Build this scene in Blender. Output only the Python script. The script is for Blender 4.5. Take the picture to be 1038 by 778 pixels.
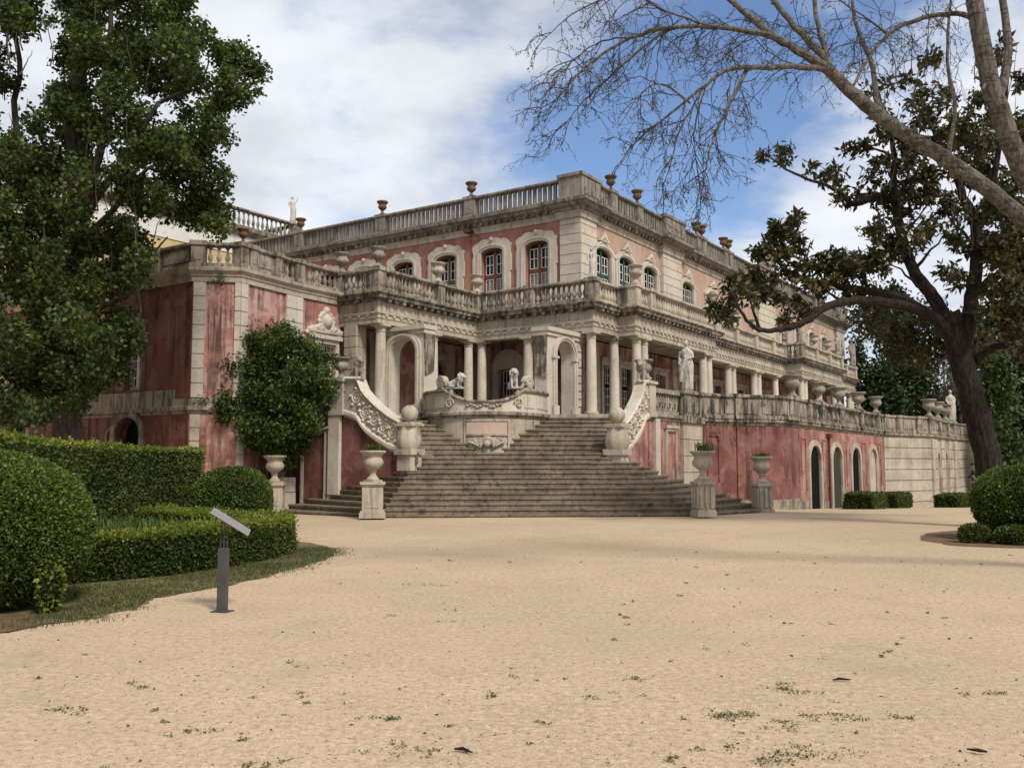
import bpy, math, random
import numpy as np
from mathutils import Vector, Matrix
random.seed(7); RNG = np.random.default_rng(7)
R = math.radians
for o in list(bpy.data.objects): bpy.data.objects.remove(o)
S = bpy.context.scene
C = S.collection
# ------------------------------------------------------------------ camera
cd = bpy.data.cameras.new('camera'); cam = bpy.data.objects.new('camera', cd); C.objects.link(cam)
F, HZ = 930.0, 80.0
cd.sensor_fit = 'HORIZONTAL'; cd.sensor_width = 36.0; cd.lens = 36.0*F/1038.0
cd.clip_end = 4000; cd.clip_start = .1
PITCH = math.atan(HZ/F)
cam.location = (0, 0, 1.6); cam.rotation_euler = (math.pi/2+PITCH, 0, 0)
S.camera = cam
# ------------------------------------------------------------------ light
SUN_EL, SUN_AZ = R(47), R(148)           # azimuth clockwise from +Y
SUN_STRENGTH, SKY_STRENGTH = 2.7, .12
S.view_settings.view_transform = 'Standard'; S.view_settings.look = 'None'
S.view_settings.exposure = 0.50; S.view_settings.gamma = 1.0
sd = bpy.data.lights.new('sun', 'SUN'); sun = bpy.data.objects.new('sun', sd); C.objects.link(sun)
sd.energy = SUN_STRENGTH; sd.angle = R(13); sd.color = (1, .94, .84)
sdir = Vector((math.sin(SUN_AZ)*math.cos(SUN_EL), math.cos(SUN_AZ)*math.cos(SUN_EL), math.sin(SUN_EL)))
sun.rotation_euler = (-sdir).to_track_quat('-Z', 'Y').to_euler(); sun.location = sdir*60
W = bpy.data.worlds.new('World'); S.world = W; W.use_nodes = True

class NT:
    def __init__(s, nt): s.nt = nt; s.n = nt.nodes; s.l = nt.links
    def add(s, t, **k):
        n = s.n.new(t)
        for a, v in k.items():
            if a.startswith('i_'): s.put(n, a[2:], v)
            elif a == 'ins':
                for kk, vv in v.items(): s.put(n, kk, vv)
            else: setattr(n, a, v)
        return n
    def put(s, n, key, v):
        sock = n.inputs[key] if not (isinstance(key, str) and key.isdigit()) else n.inputs[int(key)]
        if hasattr(v, 'is_output') or isinstance(v, bpy.types.NodeSocket): s.l.new(v, sock)
        else:
            if isinstance(v, (tuple, list)) and len(v) == 3 and sock.type == 'RGBA': v = (*v, 1)
            sock.default_value = v
    def math(s, op, a, b=0.0, clamp=False):
        n = s.add('ShaderNodeMath', operation=op, use_clamp=clamp); s.put(n, 0, a); s.put(n, 1, b); return n.outputs[0]
    def mix(s, f, a, b, blend='MIX'):
        n = s.add('ShaderNodeMix', data_type='RGBA', blend_type=blend)
        s.put(n, 0, f); s.put(n, 6, a); s.put(n, 7, b); return n.outputs[2]
    def noise(s, vec, scale, detail=4, rough=.55, dist=0.0):
        n = s.add('ShaderNodeTexNoise'); s.put(n, 'Vector', vec); s.put(n, 'Scale', scale); s.put(n, 'Detail', detail)
        s.put(n, 'Roughness', rough); s.put(n, 'Distortion', dist); return n.outputs[0]
    def ramp(s, f, lo, hi, a=0.0, b=1.0):
        n = s.add('ShaderNodeMapRange', interpolation_type='SMOOTHSTEP'); s.put(n, 0, f); s.put(n, 1, lo); s.put(n, 2, hi)
        s.put(n, 3, a); s.put(n, 4, b); return n.outputs[0]
    def scale(s, vec, sc, loc=(0, 0, 0)):
        n = s.add('ShaderNodeMapping'); s.put(n, 'Vector', vec); s.put(n, 'Scale', sc); s.put(n, 'Location', loc); return n.outputs[0]

w = NT(W.node_tree); w.n.clear()
sky = w.add('ShaderNodeTexSky', sky_type='NISHITA', sun_disc=False, sun_elevation=SUN_EL, sun_rotation=SUN_AZ, air_density=1.0, dust_density=.6, ozone_density=1.6)
tc = w.add('ShaderNodeTexCoord').outputs['Generated']
sep = w.add('ShaderNodeSeparateXYZ', i_Vector=tc)
zz = w.math('ADD', w.math('MAXIMUM', sep.outputs[2], 0.0), .22)
cx = w.math('DIVIDE', sep.outputs[0], zz); cy = w.math('DIVIDE', sep.outputs[1], zz)
cmb = w.add('ShaderNodeCombineXYZ', ins={0: cx, 1: cy, 2: 0.0}).outputs[0]
n1 = w.noise(w.scale(cmb, (1.0, .8, 1), (3.1, 1.7, 0)), 1.5, 9, .58, .35)
n2 = w.noise(w.scale(cmb, (1, 1, 1), (8.2, 0.4, 2)), 4.5, 7, .6, .2)
az = w.math('ARCTAN2', sep.outputs[0], sep.outputs[1])
# a wide break in the cloud deck towards the right of the palace roof
def gap(az0, el0, wa, we):
    a = w.math('DIVIDE', w.math('SUBTRACT', az, az0), wa); e = w.math('DIVIDE', w.math('SUBTRACT', sep.outputs[2], el0), we)
    return w.math('EXPONENT', w.math('MULTIPLY', w.math('ADD', w.math('MULTIPLY', a, a), w.math('MULTIPLY', e, e)), -1.0))
hole = w.math('MAXIMUM', gap(.20, .37, .17, .16), w.math('MULTIPLY', gap(-.02, .52, .22, .12), .3))
dens = w.math('SUBTRACT', w.math('ADD', n1, w.math('MULTIPLY', w.math('SUBTRACT', n2, .5), .35)), w.math('MULTIPLY', hole, .42))
cover = w.ramp(dens, .20, .50)
n3 = w.noise(w.scale(cmb, (1, 1, 1), (5.5, 9.1, 4)), 2.2, 6, .55)
cloudcol = w.mix(w.ramp(n3, .35, .68), (5.4, 5.6, 5.95), (3.9, 4.05, 4.4))
skyc = w.mix(1.0, sky.outputs[0], (.78, .82, .92), 'MULTIPLY')
bg = w.add('ShaderNodeBackground', ins={'Color': w.mix(cover, skyc, cloudcol), 'Strength': SKY_STRENGTH})
w.l.new(bg.outputs[0], w.add('ShaderNodeOutputWorld').inputs[0])

# ------------------------------------------------------------------ materials
MATS = {}
def newmat(name, rough=.85, spec=.25):
    m = bpy.data.materials.new(name); m.use_nodes = True
    t = NT(m.node_tree); b = t.n['Principled BSDF']; b.inputs['Roughness'].default_value = rough
    b.inputs['Specular IOR Level'].default_value = spec
    MATS[name] = m
    return m, t, b, t.add('ShaderNodeNewGeometry').outputs['Position']
def bump(t, b, h, strength, dist):
    n = t.add('ShaderNodeBump', ins={'Height': h, 'Strength': strength, 'Distance': dist}); t.l.new(n.outputs[0], b.inputs['Normal'])
def stone(name, base, base2, grime, g_lo=.52, g_hi=.72, streak=.5, sc=1.0, fine=.35, lichen=None, seed=0):
    m, t, b, P = newmat(name)
    P = t.scale(P, (1, 1, 1), (seed*3.3, seed*1.7, seed*.9))
    c = t.mix(t.ramp(t.noise(P, .9*sc, 5), .35, .65), base, base2)
    f = t.noise(P, 14*sc, 6, .65)
    c = t.mix(t.ramp(f, .40, .75, 0, fine), c, grime)
    st = t.noise(t.scale(P, (2.6*sc, 2.6*sc, .28*sc)), 1.6, 6, .62, .3)
    pat = t.noise(P, 1.3*sc, 7, .68)
    c = t.mix(t.math('MULTIPLY', t.ramp(st, g_lo, g_hi), streak), c, grime)
    c = t.mix(t.ramp(pat, g_lo+.02, g_hi+.02, 0, streak*.9), c, grime)
    if lichen: c = t.mix(t.ramp(t.noise(P, 5*sc, 5, .7), .6, .72, 0, .6), c, lichen)
    t.put(b, 'Base Color', c); bump(t, b, t.math('ADD', f, t.noise(P, 60*sc, 3)), .35, .02)
    return m
def plaster(name, base, pale, deep, dark, d_lo=.54, d_hi=.7, damount=.7, pale_amt=.8, seed=0):
    m, t, b, P = newmat(name, .9, .15)
    P = t.scale(P, (1, 1, 1), (seed*5.1, seed*2.3, seed*1.1))
    c = t.mix(t.ramp(t.noise(P, .55, 6, .6), .40, .60), base, deep)
    c = t.mix(t.ramp(t.noise(P, .8, 10, .70, .5), .49, .54, 0, pale_amt), c, pale)
    c = t.mix(t.ramp(t.noise(t.scale(P, (1, 1, .5), (7, 3, 1)), 1.7, 9, .72, .3), .58, .62, 0, pale_amt*.8), c, tuple(min(1, x*1.18+.03) for x in pale))
    st = t.noise(t.scale(P, (2.1, 2.1, .10)), 1.5, 8, .66, .25)
    brk = t.ramp(t.noise(P, .7, 5, .6), .36, .58)
    c = t.mix(t.math('MULTIPLY', t.ramp(st, d_lo-.02, d_hi-.03, 0, damount), brk), c, dark)
    c = t.mix(t.ramp(t.noise(P, 1.5, 9, .74), .60, .66, 0, damount*.9), c, dark)
    f = t.noise(P, 18, 6, .7)
    c = t.mix(t.ramp(f, .46, .75, 0, .35), c, dark)
    t.put(b, 'Base Color', c); bump(t, b, f, .3, .015)
    return m
def plain(name, col, rough=.6, spec=.3, var=.2, sc=9):
    m, t, b, P = newmat(name, rough, spec)
    c2 = tuple(x*(1-var) for x in col)
    t.put(b, 'Base Color', t.mix(t.ramp(t.noise(P, sc, 5), .35, .68), col, c2)); return m
def leafmat(name, cols, trans=.25, rough=.55):
    m, t, b, P = newmat(name, rough, .3)
    rnd = t.add('ShaderNodeNewGeometry').outputs['Random Per Island']
    n = t.add('ShaderNodeValToRGB'); t.put(n, 0, rnd)
    e = n.color_ramp.elements
    e[0].color = (*cols[0], 1); e[-1].color = (*cols[-1], 1)
    for i, cc in enumerate(cols[1:-1]): x = e.new((i+1)/(len(cols)-1)); x.color = (*cc, 1)
    c = t.mix(t.ramp(t.noise(P, .9, 3), .35, .65, 0, .5), n.outputs[0], cols[0])
    t.put(b, 'Base Color', c)
    tr = t.add('ShaderNodeBsdfTranslucent'); t.put(tr, 'Color', t.mix(1.0, c, (1.5, 1.6, .7), 'MULTIPLY'))
    mx = t.add('ShaderNodeMixShader'); t.put(mx, 0, trans); t.l.new(b.outputs[0], mx.inputs[1]); t.l.new(tr.outputs[0], mx.inputs[2])
    t.l.new(mx.outputs[0], t.n['Material Output'].inputs[0]); return m
def barkmat(name, a, bcol, sc=3, bands=False):
    m, t, b, P = newmat(name, .9, .15)
    f = t.noise(t.scale(P, (sc*2, sc*2, sc*.5)), 2, 8, .7, .3)
    c = t.mix(t.ramp(f, .38, .64), a, bcol)
    if bands: c = t.mix(t.ramp(t.noise(t.scale(P, (2, 2, 9)), 2.2, 5, .7), .50, .62, 0, .85), c, (.035, .031, .027))
    t.put(b, 'Base Color', c); bump(t, b, f, .8, .04); return m

LIME = stone('limestone', (.475, .415, .33), (.37, .318, .25), (.095, .078, .058), .50, .70, .65, seed=1)
LIME2 = stone('limestone_clean', (.55, .495, .41), (.46, .41, .335), (.14, .115, .088), .53, .76, .55, seed=2)
WEATH = stone('weathered_limestone', (.37, .315, .245), (.25, .213, .165), (.045, .039, .032), .46, .64, .75, sc=1.3, seed=3)
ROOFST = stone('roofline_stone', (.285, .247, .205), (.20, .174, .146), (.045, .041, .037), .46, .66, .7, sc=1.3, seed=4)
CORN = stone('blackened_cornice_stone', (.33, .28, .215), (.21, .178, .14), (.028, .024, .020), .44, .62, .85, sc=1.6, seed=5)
TERR = stone('terrace_parapet_stone', (.33, .285, .225), (.23, .197, .155), (.030, .027, .023), .47, .60, .9, sc=1.3, seed=6)
STEP = stone('stair_stone', (.255, .203, .143), (.165, .130, .090), (.050, .038, .026), .48, .68, .7, sc=1.5, fine=.65, seed=7)
RUST = stone('rusticated_stone', (.47, .415, .335), (.345, .295, .225), (.14, .115, .085), .48, .72, .6, seed=8)
MARB = stone('white_marble', (.52, .49, .435), (.41, .385, .34), (.10, .09, .077), .50, .68, .75, sc=4, seed=9)
URNST = stone('urn_stone', (.46, .40, .315), (.36, .31, .245), (.12, .10, .078), .50, .72, .65, sc=2.5, seed=10)
GREYST = stone('lichened_stone', (.34, .30, .245), (.24, .213, .175), (.06, .053, .044), .48, .68, .7, sc=3, seed=11)
STAINED = stone('black_streaked_stone', (.34, .295, .23), (.21, .183, .145), (.055, .048, .040), .42, .58, .85, sc=1.8, seed=12)
TERRA = stone('terracotta', (.185, .105, .055), (.13, .076, .042), (.04, .03, .02), .48, .68, .7, sc=4, seed=13)
PINK = plaster('faded_pink_plaster', (.40, .205, .172), (.47, .31, .265), (.31, .132, .106), (.085, .055, .042), .48, .58, .9, .8, seed=1)
PINKU = plaster('upper_pink_plaster', (.34, .155, .120), (.36, .195, .155), (.28, .118, .092), (.17, .11, .075), .54, .70, .75, .6, seed=2)
PEACH = plaster('peach_plaster', (.43, .325, .255), (.37, .235, .18), (.37, .26, .20), (.24, .165, .115), .57, .72, .5, .5, seed=3)
RED = plaster('red_and_shaded_plaster', (.185, .076, .062), (.255, .142, .12), (.14, .053, .043), (.048, .028, .022), .50, .64, .85, .5, seed=4)  # real red walls, and the pink garden wall with its tree shade painted in
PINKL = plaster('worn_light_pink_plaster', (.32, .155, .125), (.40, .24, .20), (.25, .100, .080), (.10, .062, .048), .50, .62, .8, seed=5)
YELL = plaster('ochre_plaster', (.50, .37, .19), (.52, .40, .23), (.45, .33, .17), (.25, .19, .12), .62, .76, .4, seed=6)
WHITEP = plaster('white_plaster', (.62, .60, .55), (.60, .57, .52), (.56, .53, .48), (.3, .28, .25), .6, .76, .5, seed=7)
GREEND = plain('dark_green_paint', (.012, .055, .045), .5)
GREENO = plain('olive_green_paint', (.075, .085, .025), .6)
BROWNP = plain('red_brown_paint', (.14, .055, .035), .6)
DKGREEN = plain('blackish_green_door', (.006, .009, .007), .9, .1)
GREENM = plain('mossy_door', (.05, .05, .03), .9, .1)
WHITE = plain('white_paint', (.62, .60, .56), .5)
GREYSH = plain('grey_shutter_paint', (.36, .34, .30), .6)
GLASS = plain('dark_glass', (.018, .020, .022), .12, .5, .3, 2)
DARK = plain('core_black', (.012, .010, .009), .9, .1)  # near-black, stands in for unlit rooms
IRON = plain('rusty_iron', (.11, .03, .02), .7)
STEEL = plain('grey_painted_steel', (.065, .06, .058), .45, .4)
PANELM = plain('pale_lavender_panel', (.27, .25, .28), .35, .5, .1)
BARKD = barkmat('dark_bark', (.040, .030, .023), (.010, .008, .007), 5)
BARKG = barkmat('grey_bark', (.10, .08, .062), (.035, .027, .022))
BARKW = barkmat('pale_poplar_bark', (.165, .145, .118), (.065, .055, .045), 5, True)
TWIG = barkmat('twig_bark', (.075, .06, .048), (.035, .028, .022), 8)
LF_POP = leafmat('poplar_leaves', [(.016, .028, .006), (.042, .064, .013), (.080, .108, .025), (.16, .185, .065)], .35)
LF_MAG = leafmat('magnolia_leaves', [(.018, .022, .007), (.042, .046, .013), (.075, .070, .022), (.12, .085, .036)], .12, .35)
LF_SHR = leafmat('shrub_leaves', [(.016, .034, .006), (.034, .066, .011), (.070, .110, .018), (.13, .155, .035)])
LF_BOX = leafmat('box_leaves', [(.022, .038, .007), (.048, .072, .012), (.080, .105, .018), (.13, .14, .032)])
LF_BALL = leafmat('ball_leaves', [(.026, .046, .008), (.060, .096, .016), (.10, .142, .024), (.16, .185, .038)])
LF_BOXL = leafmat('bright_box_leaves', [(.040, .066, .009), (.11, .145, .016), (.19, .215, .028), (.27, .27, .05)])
LF_STRAP = leafmat('strap_leaves', [(.035, .068, .010), (.07, .115, .018), (.12, .16, .032)])
LF_GRASS = leafmat('grass_blades', [(.04, .05, .014), (.075, .088, .022), (.12, .125, .042), (.19, .165, .085)])
LF_FAR = leafmat('far_leaves', [(.012, .022, .007), (.024, .042, .012), (.045, .070, .022)], .15)
LF_FARL = leafmat('far_bright_leaves', [(.024, .040, .010), (.05, .075, .018), (.085, .11, .032)], .2)
LF_DEAD = leafmat('dead_leaves', [(.05, .03, .015), (.10, .06, .03), (.16, .11, .06)], .05)
LF_BUD = leafmat('buds', [(.07, .06, .02), (.12, .11, .035)], .3)
HEDGECORE = plain('hedge_inside', (.010, .016, .006), .9, .05)  # near-black for the shade inside foliage; also urn soil

# ------------------------------------------------------------------ mesh helpers
class MB:
    def __init__(s): s.v = []; s.f = []
    def quad(s, *p):
        i = len(s.v); s.v += [tuple(q) for q in p]; s.f.append(tuple(range(i, i+len(p))))
    def hexa(s, a, b):                        # a,b: lists of 4 pts (bottom ring, top ring)
        i = len(s.v); s.v += [tuple(q) for q in a]+[tuple(q) for q in b]
        for f in ((3, 2, 1, 0), (4, 5, 6, 7), (0, 1, 5, 4), (1, 2, 6, 5), (2, 3, 7, 6), (3, 0, 4, 7)): s.f.append(tuple(i+k for k in f))
    def box(s, x0, x1, y0, y1, z0, z1, T=None):
        a = [(x0, y0, z0), (x1, y0, z0), (x1, y1, z0), (x0, y1, z0)]; b = [(x, y, z1) for x, y, _ in a]
        if T: a = [T @ Vector(p) for p in a]; b = [T @ Vector(p) for p in b]
        s.hexa(a, b)
    def prism(s, poly, z0, z1):
        n = len(poly); i = len(s.v)
        s.v += [(p[0], p[1], z0) for p in poly]+[(p[0], p[1], z1) for p in poly]
        s.f.append(tuple(i+k for k in range(n-1, -1, -1))); s.f.append(tuple(i+n+k for k in range(n)))
        for k in range(n): j = (k+1) % n; s.f.append((i+k, i+j, i+n+j, i+n+k))
    def rings(s, rings, cap=True, closed=True):
        i = len(s.v); n = len(rings[0])
        for r in rings: s.v += [tuple(p) for p in r]
        for a in range(len(rings)-1):
            for k in range(n if closed else n-1):
                j = (k+1) % n; s.f.append((i+a*n+k, i+a*n+j, i+(a+1)*n+j, i+(a+1)*n+k))
        if cap:
            s.f.append(tuple(i+k for k in range(n-1, -1, -1))); b = i+(len(rings)-1)*n; s.f.append(tuple(b+k for k in range(n)))
    def lathe(s, prof, c=(0, 0, 0), n=16, fn=None, T=None, ph=0):
        rs = []
        for r, z in prof:
            ring = []
            for k in range(n):
                t = 2*math.pi*k/n+ph; rr = r*(fn(t, z) if fn else 1)
                p = Vector((c[0]+rr*math.cos(t), c[1]+rr*math.sin(t), c[2]+z)); ring.append(T @ p if T else p)
            rs.append(ring)
        s.rings(rs)
    def tube(s, pts, rad, n=8):
        pts = [Vector(p) for p in pts]; rs = []
        if not isinstance(rad, (list, tuple)): rad = [rad]*len(pts)
        up = None
        for k, p in enumerate(pts):
            d = (pts[min(k+1, len(pts)-1)]-pts[max(k-1, 0)])
            d = d.normalized() if d.length > 1e-9 else Vector((0, 0, 1))
            if up is None: up = Vector((1, 0, 0)) if abs(d.x) < .8 else Vector((0, 1, 0))
            a = d.cross(up); a = a.normalized() if a.length > 1e-6 else d.orthogonal().normalized()
            bb = a.cross(d).normalized(); up = bb
            rs.append([p+rad[k]*(a*math.cos(2*math.pi*q/n)+bb*math.sin(2*math.pi*q/n)) for q in range(n)])
        s.rings(rs)
    def ell(s, c, r, n=14, m=9, T=None):
        rs = []
        for a in range(m):
            t = -math.pi/2+math.pi*(a+.02)/(m-.96) if False else -math.pi/2+math.pi*(.04+.92*a/(m-1))
            ring = []
            for k in range(n):
                q = 2*math.pi*k/n; p = Vector((r[0]*math.cos(t)*math.cos(q), r[1]*math.cos(t)*math.sin(q), r[2]*math.sin(t)))
                if T: p = T @ p
                ring.append(Vector(c)+p)
            rs.append(ring)
        s.rings(rs)
    def sweep(s, path, prof, z=0.0):           # horizontal path, outward on its right-hand side; prof: closed (offset, height) polygon
        n = len(path); rs = []
        for k in range(n):
            dirs = []
            if k > 0: dirs.append((Vector(path[k])-Vector(path[k-1])).normalized())
            if k < n-1: dirs.append((Vector(path[k+1])-Vector(path[k])).normalized())
            ns = [Vector((d.y, -d.x)) for d in dirs]
            m = ns[0] if len(ns) == 1 else (ns[0]+ns[1])/max(.2, 1+ns[0].dot(ns[1]))
            rs.append([(path[k][0]+m.x*o, path[k][1]+m.y*o, z+h) for o, h in prof])
        s.rings(rs)
    def build(s, name, mat, parent=None, smooth=None, remesh=None):
        me = bpy.data.meshes.new(name); me.from_pydata([tuple(p) for p in s.v], [], s.f); me.validate()
        if mat: me.materials.append(mat)
        if smooth is not None or remesh:
            me.shade_smooth()
            if smooth: me.set_sharp_from_angle(angle=R(smooth))
        o = bpy.data.objects.new(name, me); C.objects.link(o)
        if parent: o.parent = parent
        if remesh:
            md = o.modifiers.new('merge', 'REMESH'); md.mode = 'VOXEL'; md.voxel_size = remesh; md.use_smooth_shade = True
            sm = o.modifiers.new('soften', 'SMOOTH'); sm.factor = .5; sm.iterations = 2
        return o
def rawmesh(name, V, mat, parent=None):
    """numpy quads (N,4,3) -> one mesh"""
    me = bpy.data.meshes.new(name); n = len(V)
    me.vertices.add(n*4); me.vertices.foreach_set('co', V.reshape(-1).astype(np.float32))
    me.loops.add(n*4); me.loops.foreach_set('vertex_index', np.arange(n*4, dtype=np.int32))
    me.polygons.add(n); me.polygons.foreach_set('loop_start', np.arange(0, n*4, 4, dtype=np.int32))
    me.update(calc_edges=True); me.materials.append(mat)
    o = bpy.data.objects.new(name, me); C.objects.link(o)
    if parent: o.parent = parent
    return o
def tag(o, label=None, cat=None, group=None, kind=None):
    if label: o['label'] = label
    if cat: o['category'] = cat
    if group: o['group'] = group
    if kind: o['kind'] = kind
    return o
def empty(name, loc=(0, 0, 0), rz=0, **k):
    o = bpy.data.objects.new(name, None); C.objects.link(o); o.location = loc; o.rotation_euler = (0, 0, rz); o.empty_display_size = .3
    return tag(o, **k)
def kids(o): return [c for c in bpy.data.objects if c.parent == o]
def copy_tree(o, parent=None):
    c = o.copy(); C.objects.link(c)
    if parent: c.parent = parent
    for ch in kids(o): copy_tree(ch, c)
    return c

# building frame: u along the right-hand facade, v along the left-hand facade
OX, OY = 3.11, 35.73
UX, UY = .55883, .82928; VX, VY = -.82928, .55883
RZ = math.atan2(UY, UX)
def Wp(u, v, z=0): return Vector((OX+u*UX+v*VX, OY+u*UY+v*VY, z))
def Lp(x, y): dx, dy = x-OX, y-OY; return (dx*UX+dy*UY, dx*VX+dy*VY)
def at(px, py, Y):                              # a point of the view at depth Y
    r, up = px-519, 389-py; cp, sp = math.cos(PITCH), math.sin(PITCH)
    d = Vector((r, F*cp-up*sp, F*sp+up*cp)); return Vector((0, 0, 1.6))+d*(Y/d.y)
def gz(Y): t = max(0, min(Y, 72)-29); return -.04*t*t/(t+1.5)

# ------------------------------------------------------------------ ground
def ground_mat():
    m, t, b, P = newmat('sandy_gravel', .95, .1)
    big = t.noise(P, .16, 5, .6); mid = t.noise(P, 1.3, 6, .65); fi = t.noise(P, 38, 5, .75); gr = t.noise(P, 120, 2, .6)
    c = t.mix(t.ramp(big, .35, .65), (.475, .358, .24), (.405, .302, .20))
    c = t.mix(t.ramp(mid, .45, .72, 0, .4), c, (.35, .255, .165))
    c = t.mix(t.ramp(fi, .47, .66, 0, .55), c, (.27, .195, .125))
    c = t.mix(t.ramp(fi, .50, .30, 0, .35), c, (.58, .47, .34))
    c = t.mix(t.ramp(gr, .56, .70, 0, .7), c, (.13, .095, .065)); c = t.mix(t.ramp(gr, .44, .30, 0, .5), c, (.62, .52, .39))
    sp = t.noise(P, 17, 4, .7); c = t.mix(t.ramp(sp, .50, .66, 0, .62), c, (.25, .185, .12)); c = t.mix(t.ramp(sp, .46, .32, 0, .5), c, (.60, .49, .35))
    trk = t.noise(t.scale(P, (.35, 1.2, 1)), .8, 5, .6, .6)
    c = t.mix(t.ramp(trk, .56, .72, 0, .35), c, (.33, .26, .18))
    dmp = t.noise(P, .42, 8, .72, .8); c = t.mix(t.ramp(dmp, .56, .68, 0, .45), c, (.30, .225, .15))
    c = t.mix(t.ramp(t.noise(t.scale(P, (1, 1, 1), (3, 9, 0)), 2.6, 8, .74, .5), .60, .70, 0, .5), c, (.25, .19, .125))
    vor = t.add('ShaderNodeTexVoronoi'); t.put(vor, 'Vector', t.mix(.035, P, t.add('ShaderNodeTexNoise', ins={'Vector': P, 'Scale': 40.0, 'Detail': 3.0}).outputs[1], 'ADD')); t.put(vor, 'Scale', 5.5)
    csep = t.add('ShaderNodeSeparateColor', ins={0: vor.outputs[1]})
    rad_ = t.math('MULTIPLY', t.ramp(csep.outputs[0], .60, 1.0, 0, 1), .10)
    c = t.mix(t.math('MULTIPLY', t.math('LESS_THAN', vor.outputs[0], rad_), .75), c, (.11, .082, .055))
    v2 = t.add('ShaderNodeTexVoronoi'); t.put(v2, 'Vector', P); t.put(v2, 'Scale', 16.0); cs2 = t.add('ShaderNodeSeparateColor', ins={0: v2.outputs[1]})
    c = t.mix(t.math('MULTIPLY', t.math('LESS_THAN', v2.outputs[0], t.math('MULTIPLY', t.ramp(cs2.outputs[0], .5, 1.0, 0, 1), .24)), .65), c, (.17, .125, .085))
    t.put(b, 'Base Color', c); bump(t, b, t.math('ADD', fi, t.math('MULTIPLY', gr, .6)), .16, .010); return m
GRAV = ground_mat()
def build_ground():
    mb = MB(); ys = [-30, -10, 0]+[2*k for k in range(1, 50)]+[120, 200, 400, 900]; xs = [-900, -200, -60]+[-40+4*k for k in range(26)]+[90, 200, 900]
    i0 = {}
    for a, y in enumerate(ys):
        for b, x in enumerate(xs): i0[a, b] = len(mb.v); mb.v.append((x, y, gz(y)+.010*math.sin(x*.45+1.3)*math.sin(y*.38) if 4 < y < 25 else gz(y)))
    for a in range(len(ys)-1):
        for b in range(len(xs)-1): mb.f.append((i0[a, b], i0[a, b+1], i0[a+1, b+1], i0[a+1, b]))
    tag(mb.build('ground', GRAV, smooth=60), 'wide forecourt of pale sandy gravel', 'ground', kind='structure')
build_ground()
# ------------------------------------------------------------------ building helpers (local frame: u, v, z)
def house(name, label, cat): return empty(name, (OX, OY, 0), RZ, label=label, cat=cat)
class Fr:
    """a vertical plane: start a, direction towards b, outward normal on the right-hand side"""
    def __init__(s, a, b):
        s.a = Vector(a); s.d = (Vector(b)-Vector(a)); s.len = s.d.length; s.d.normalize(); s.n = Vector((s.d.y, -s.d.x))
    def p(s, t, z, o=0.0): q = s.a+s.d*t+s.n*o; return (q.x, q.y, z)
def cell(mb, fr, q, d0, d1): mb.hexa([fr.p(t, z, d0) for t, z in q], [fr.p(t, z, d1) for t, z in q])
def fbox(mb, fr, t0, t1, z0, z1, d0, d1): cell(mb, fr, [(t0, z0), (t1, z0), (t1, z1), (t0, z1)], d0, d1)
def arc(c, w, zs, rise, n=10): return [(c-w/2*math.cos(math.pi*k/n), zs+rise*math.sin(math.pi*k/n)) for k in range(n+1)]
def wallpanel(mb, fr, t0, t1, z0, z1, ops=(), th=.5, o=0.0):
    """ops: (centre, width, sill, spring, rise)"""
    x = t0
    for c, w, za, zs, ri in sorted(ops):
        a, b = c-w/2, c+w/2
        if a > x+1e-4: fbox(mb, fr, x, a, z0, z1, o-th, o)
        if za > z0+1e-3: fbox(mb, fr, a, b, z0, za, o-th, o)
        pts = arc(c, w, zs, ri) if ri > 0 else [(a, zs), (b, zs)]
        for p, q in zip(pts, pts[1:]):
            if q[0]-p[0] > 1e-5: cell(mb, fr, [p, q, (q[0], z1), (p[0], z1)], o-th, o)
        x = b
    if t1 > x+1e-4: fbox(mb, fr, x, t1, z0, z1, o-th, o)
def ring(mb, fr, inner, outer, d0, d1):
    for k in range(len(inner)-1): cell(mb, fr, [inner[k], inner[k+1], outer[k+1], outer[k]], d0, d1)
def opening_path(c, w, z0, zs, ri, n=12, pad=0.0, top=None, scal=0.0):
    L = [(c-w/2-pad, z0), (c-w/2-pad, z0+(zs-z0)*.5)]
    if ri > 0 or top:
        tp = top if top is not None else ri
        for k in range(n+1):
            t = math.pi*k/n; e = scal*abs(math.sin(t*3.5)) if 0 < k < n else 0
            L.append((c-(w/2+pad)*math.cos(t)*(1-.0*e), zs+(tp)*math.sin(t)**.8+e))
    else: L += [(c-w/2-pad, zs+pad), (c+w/2+pad, zs+pad)]
    L += [(c+w/2+pad, z0+(zs-z0)*.5), (c+w/2+pad, z0)]
    return L
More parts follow.
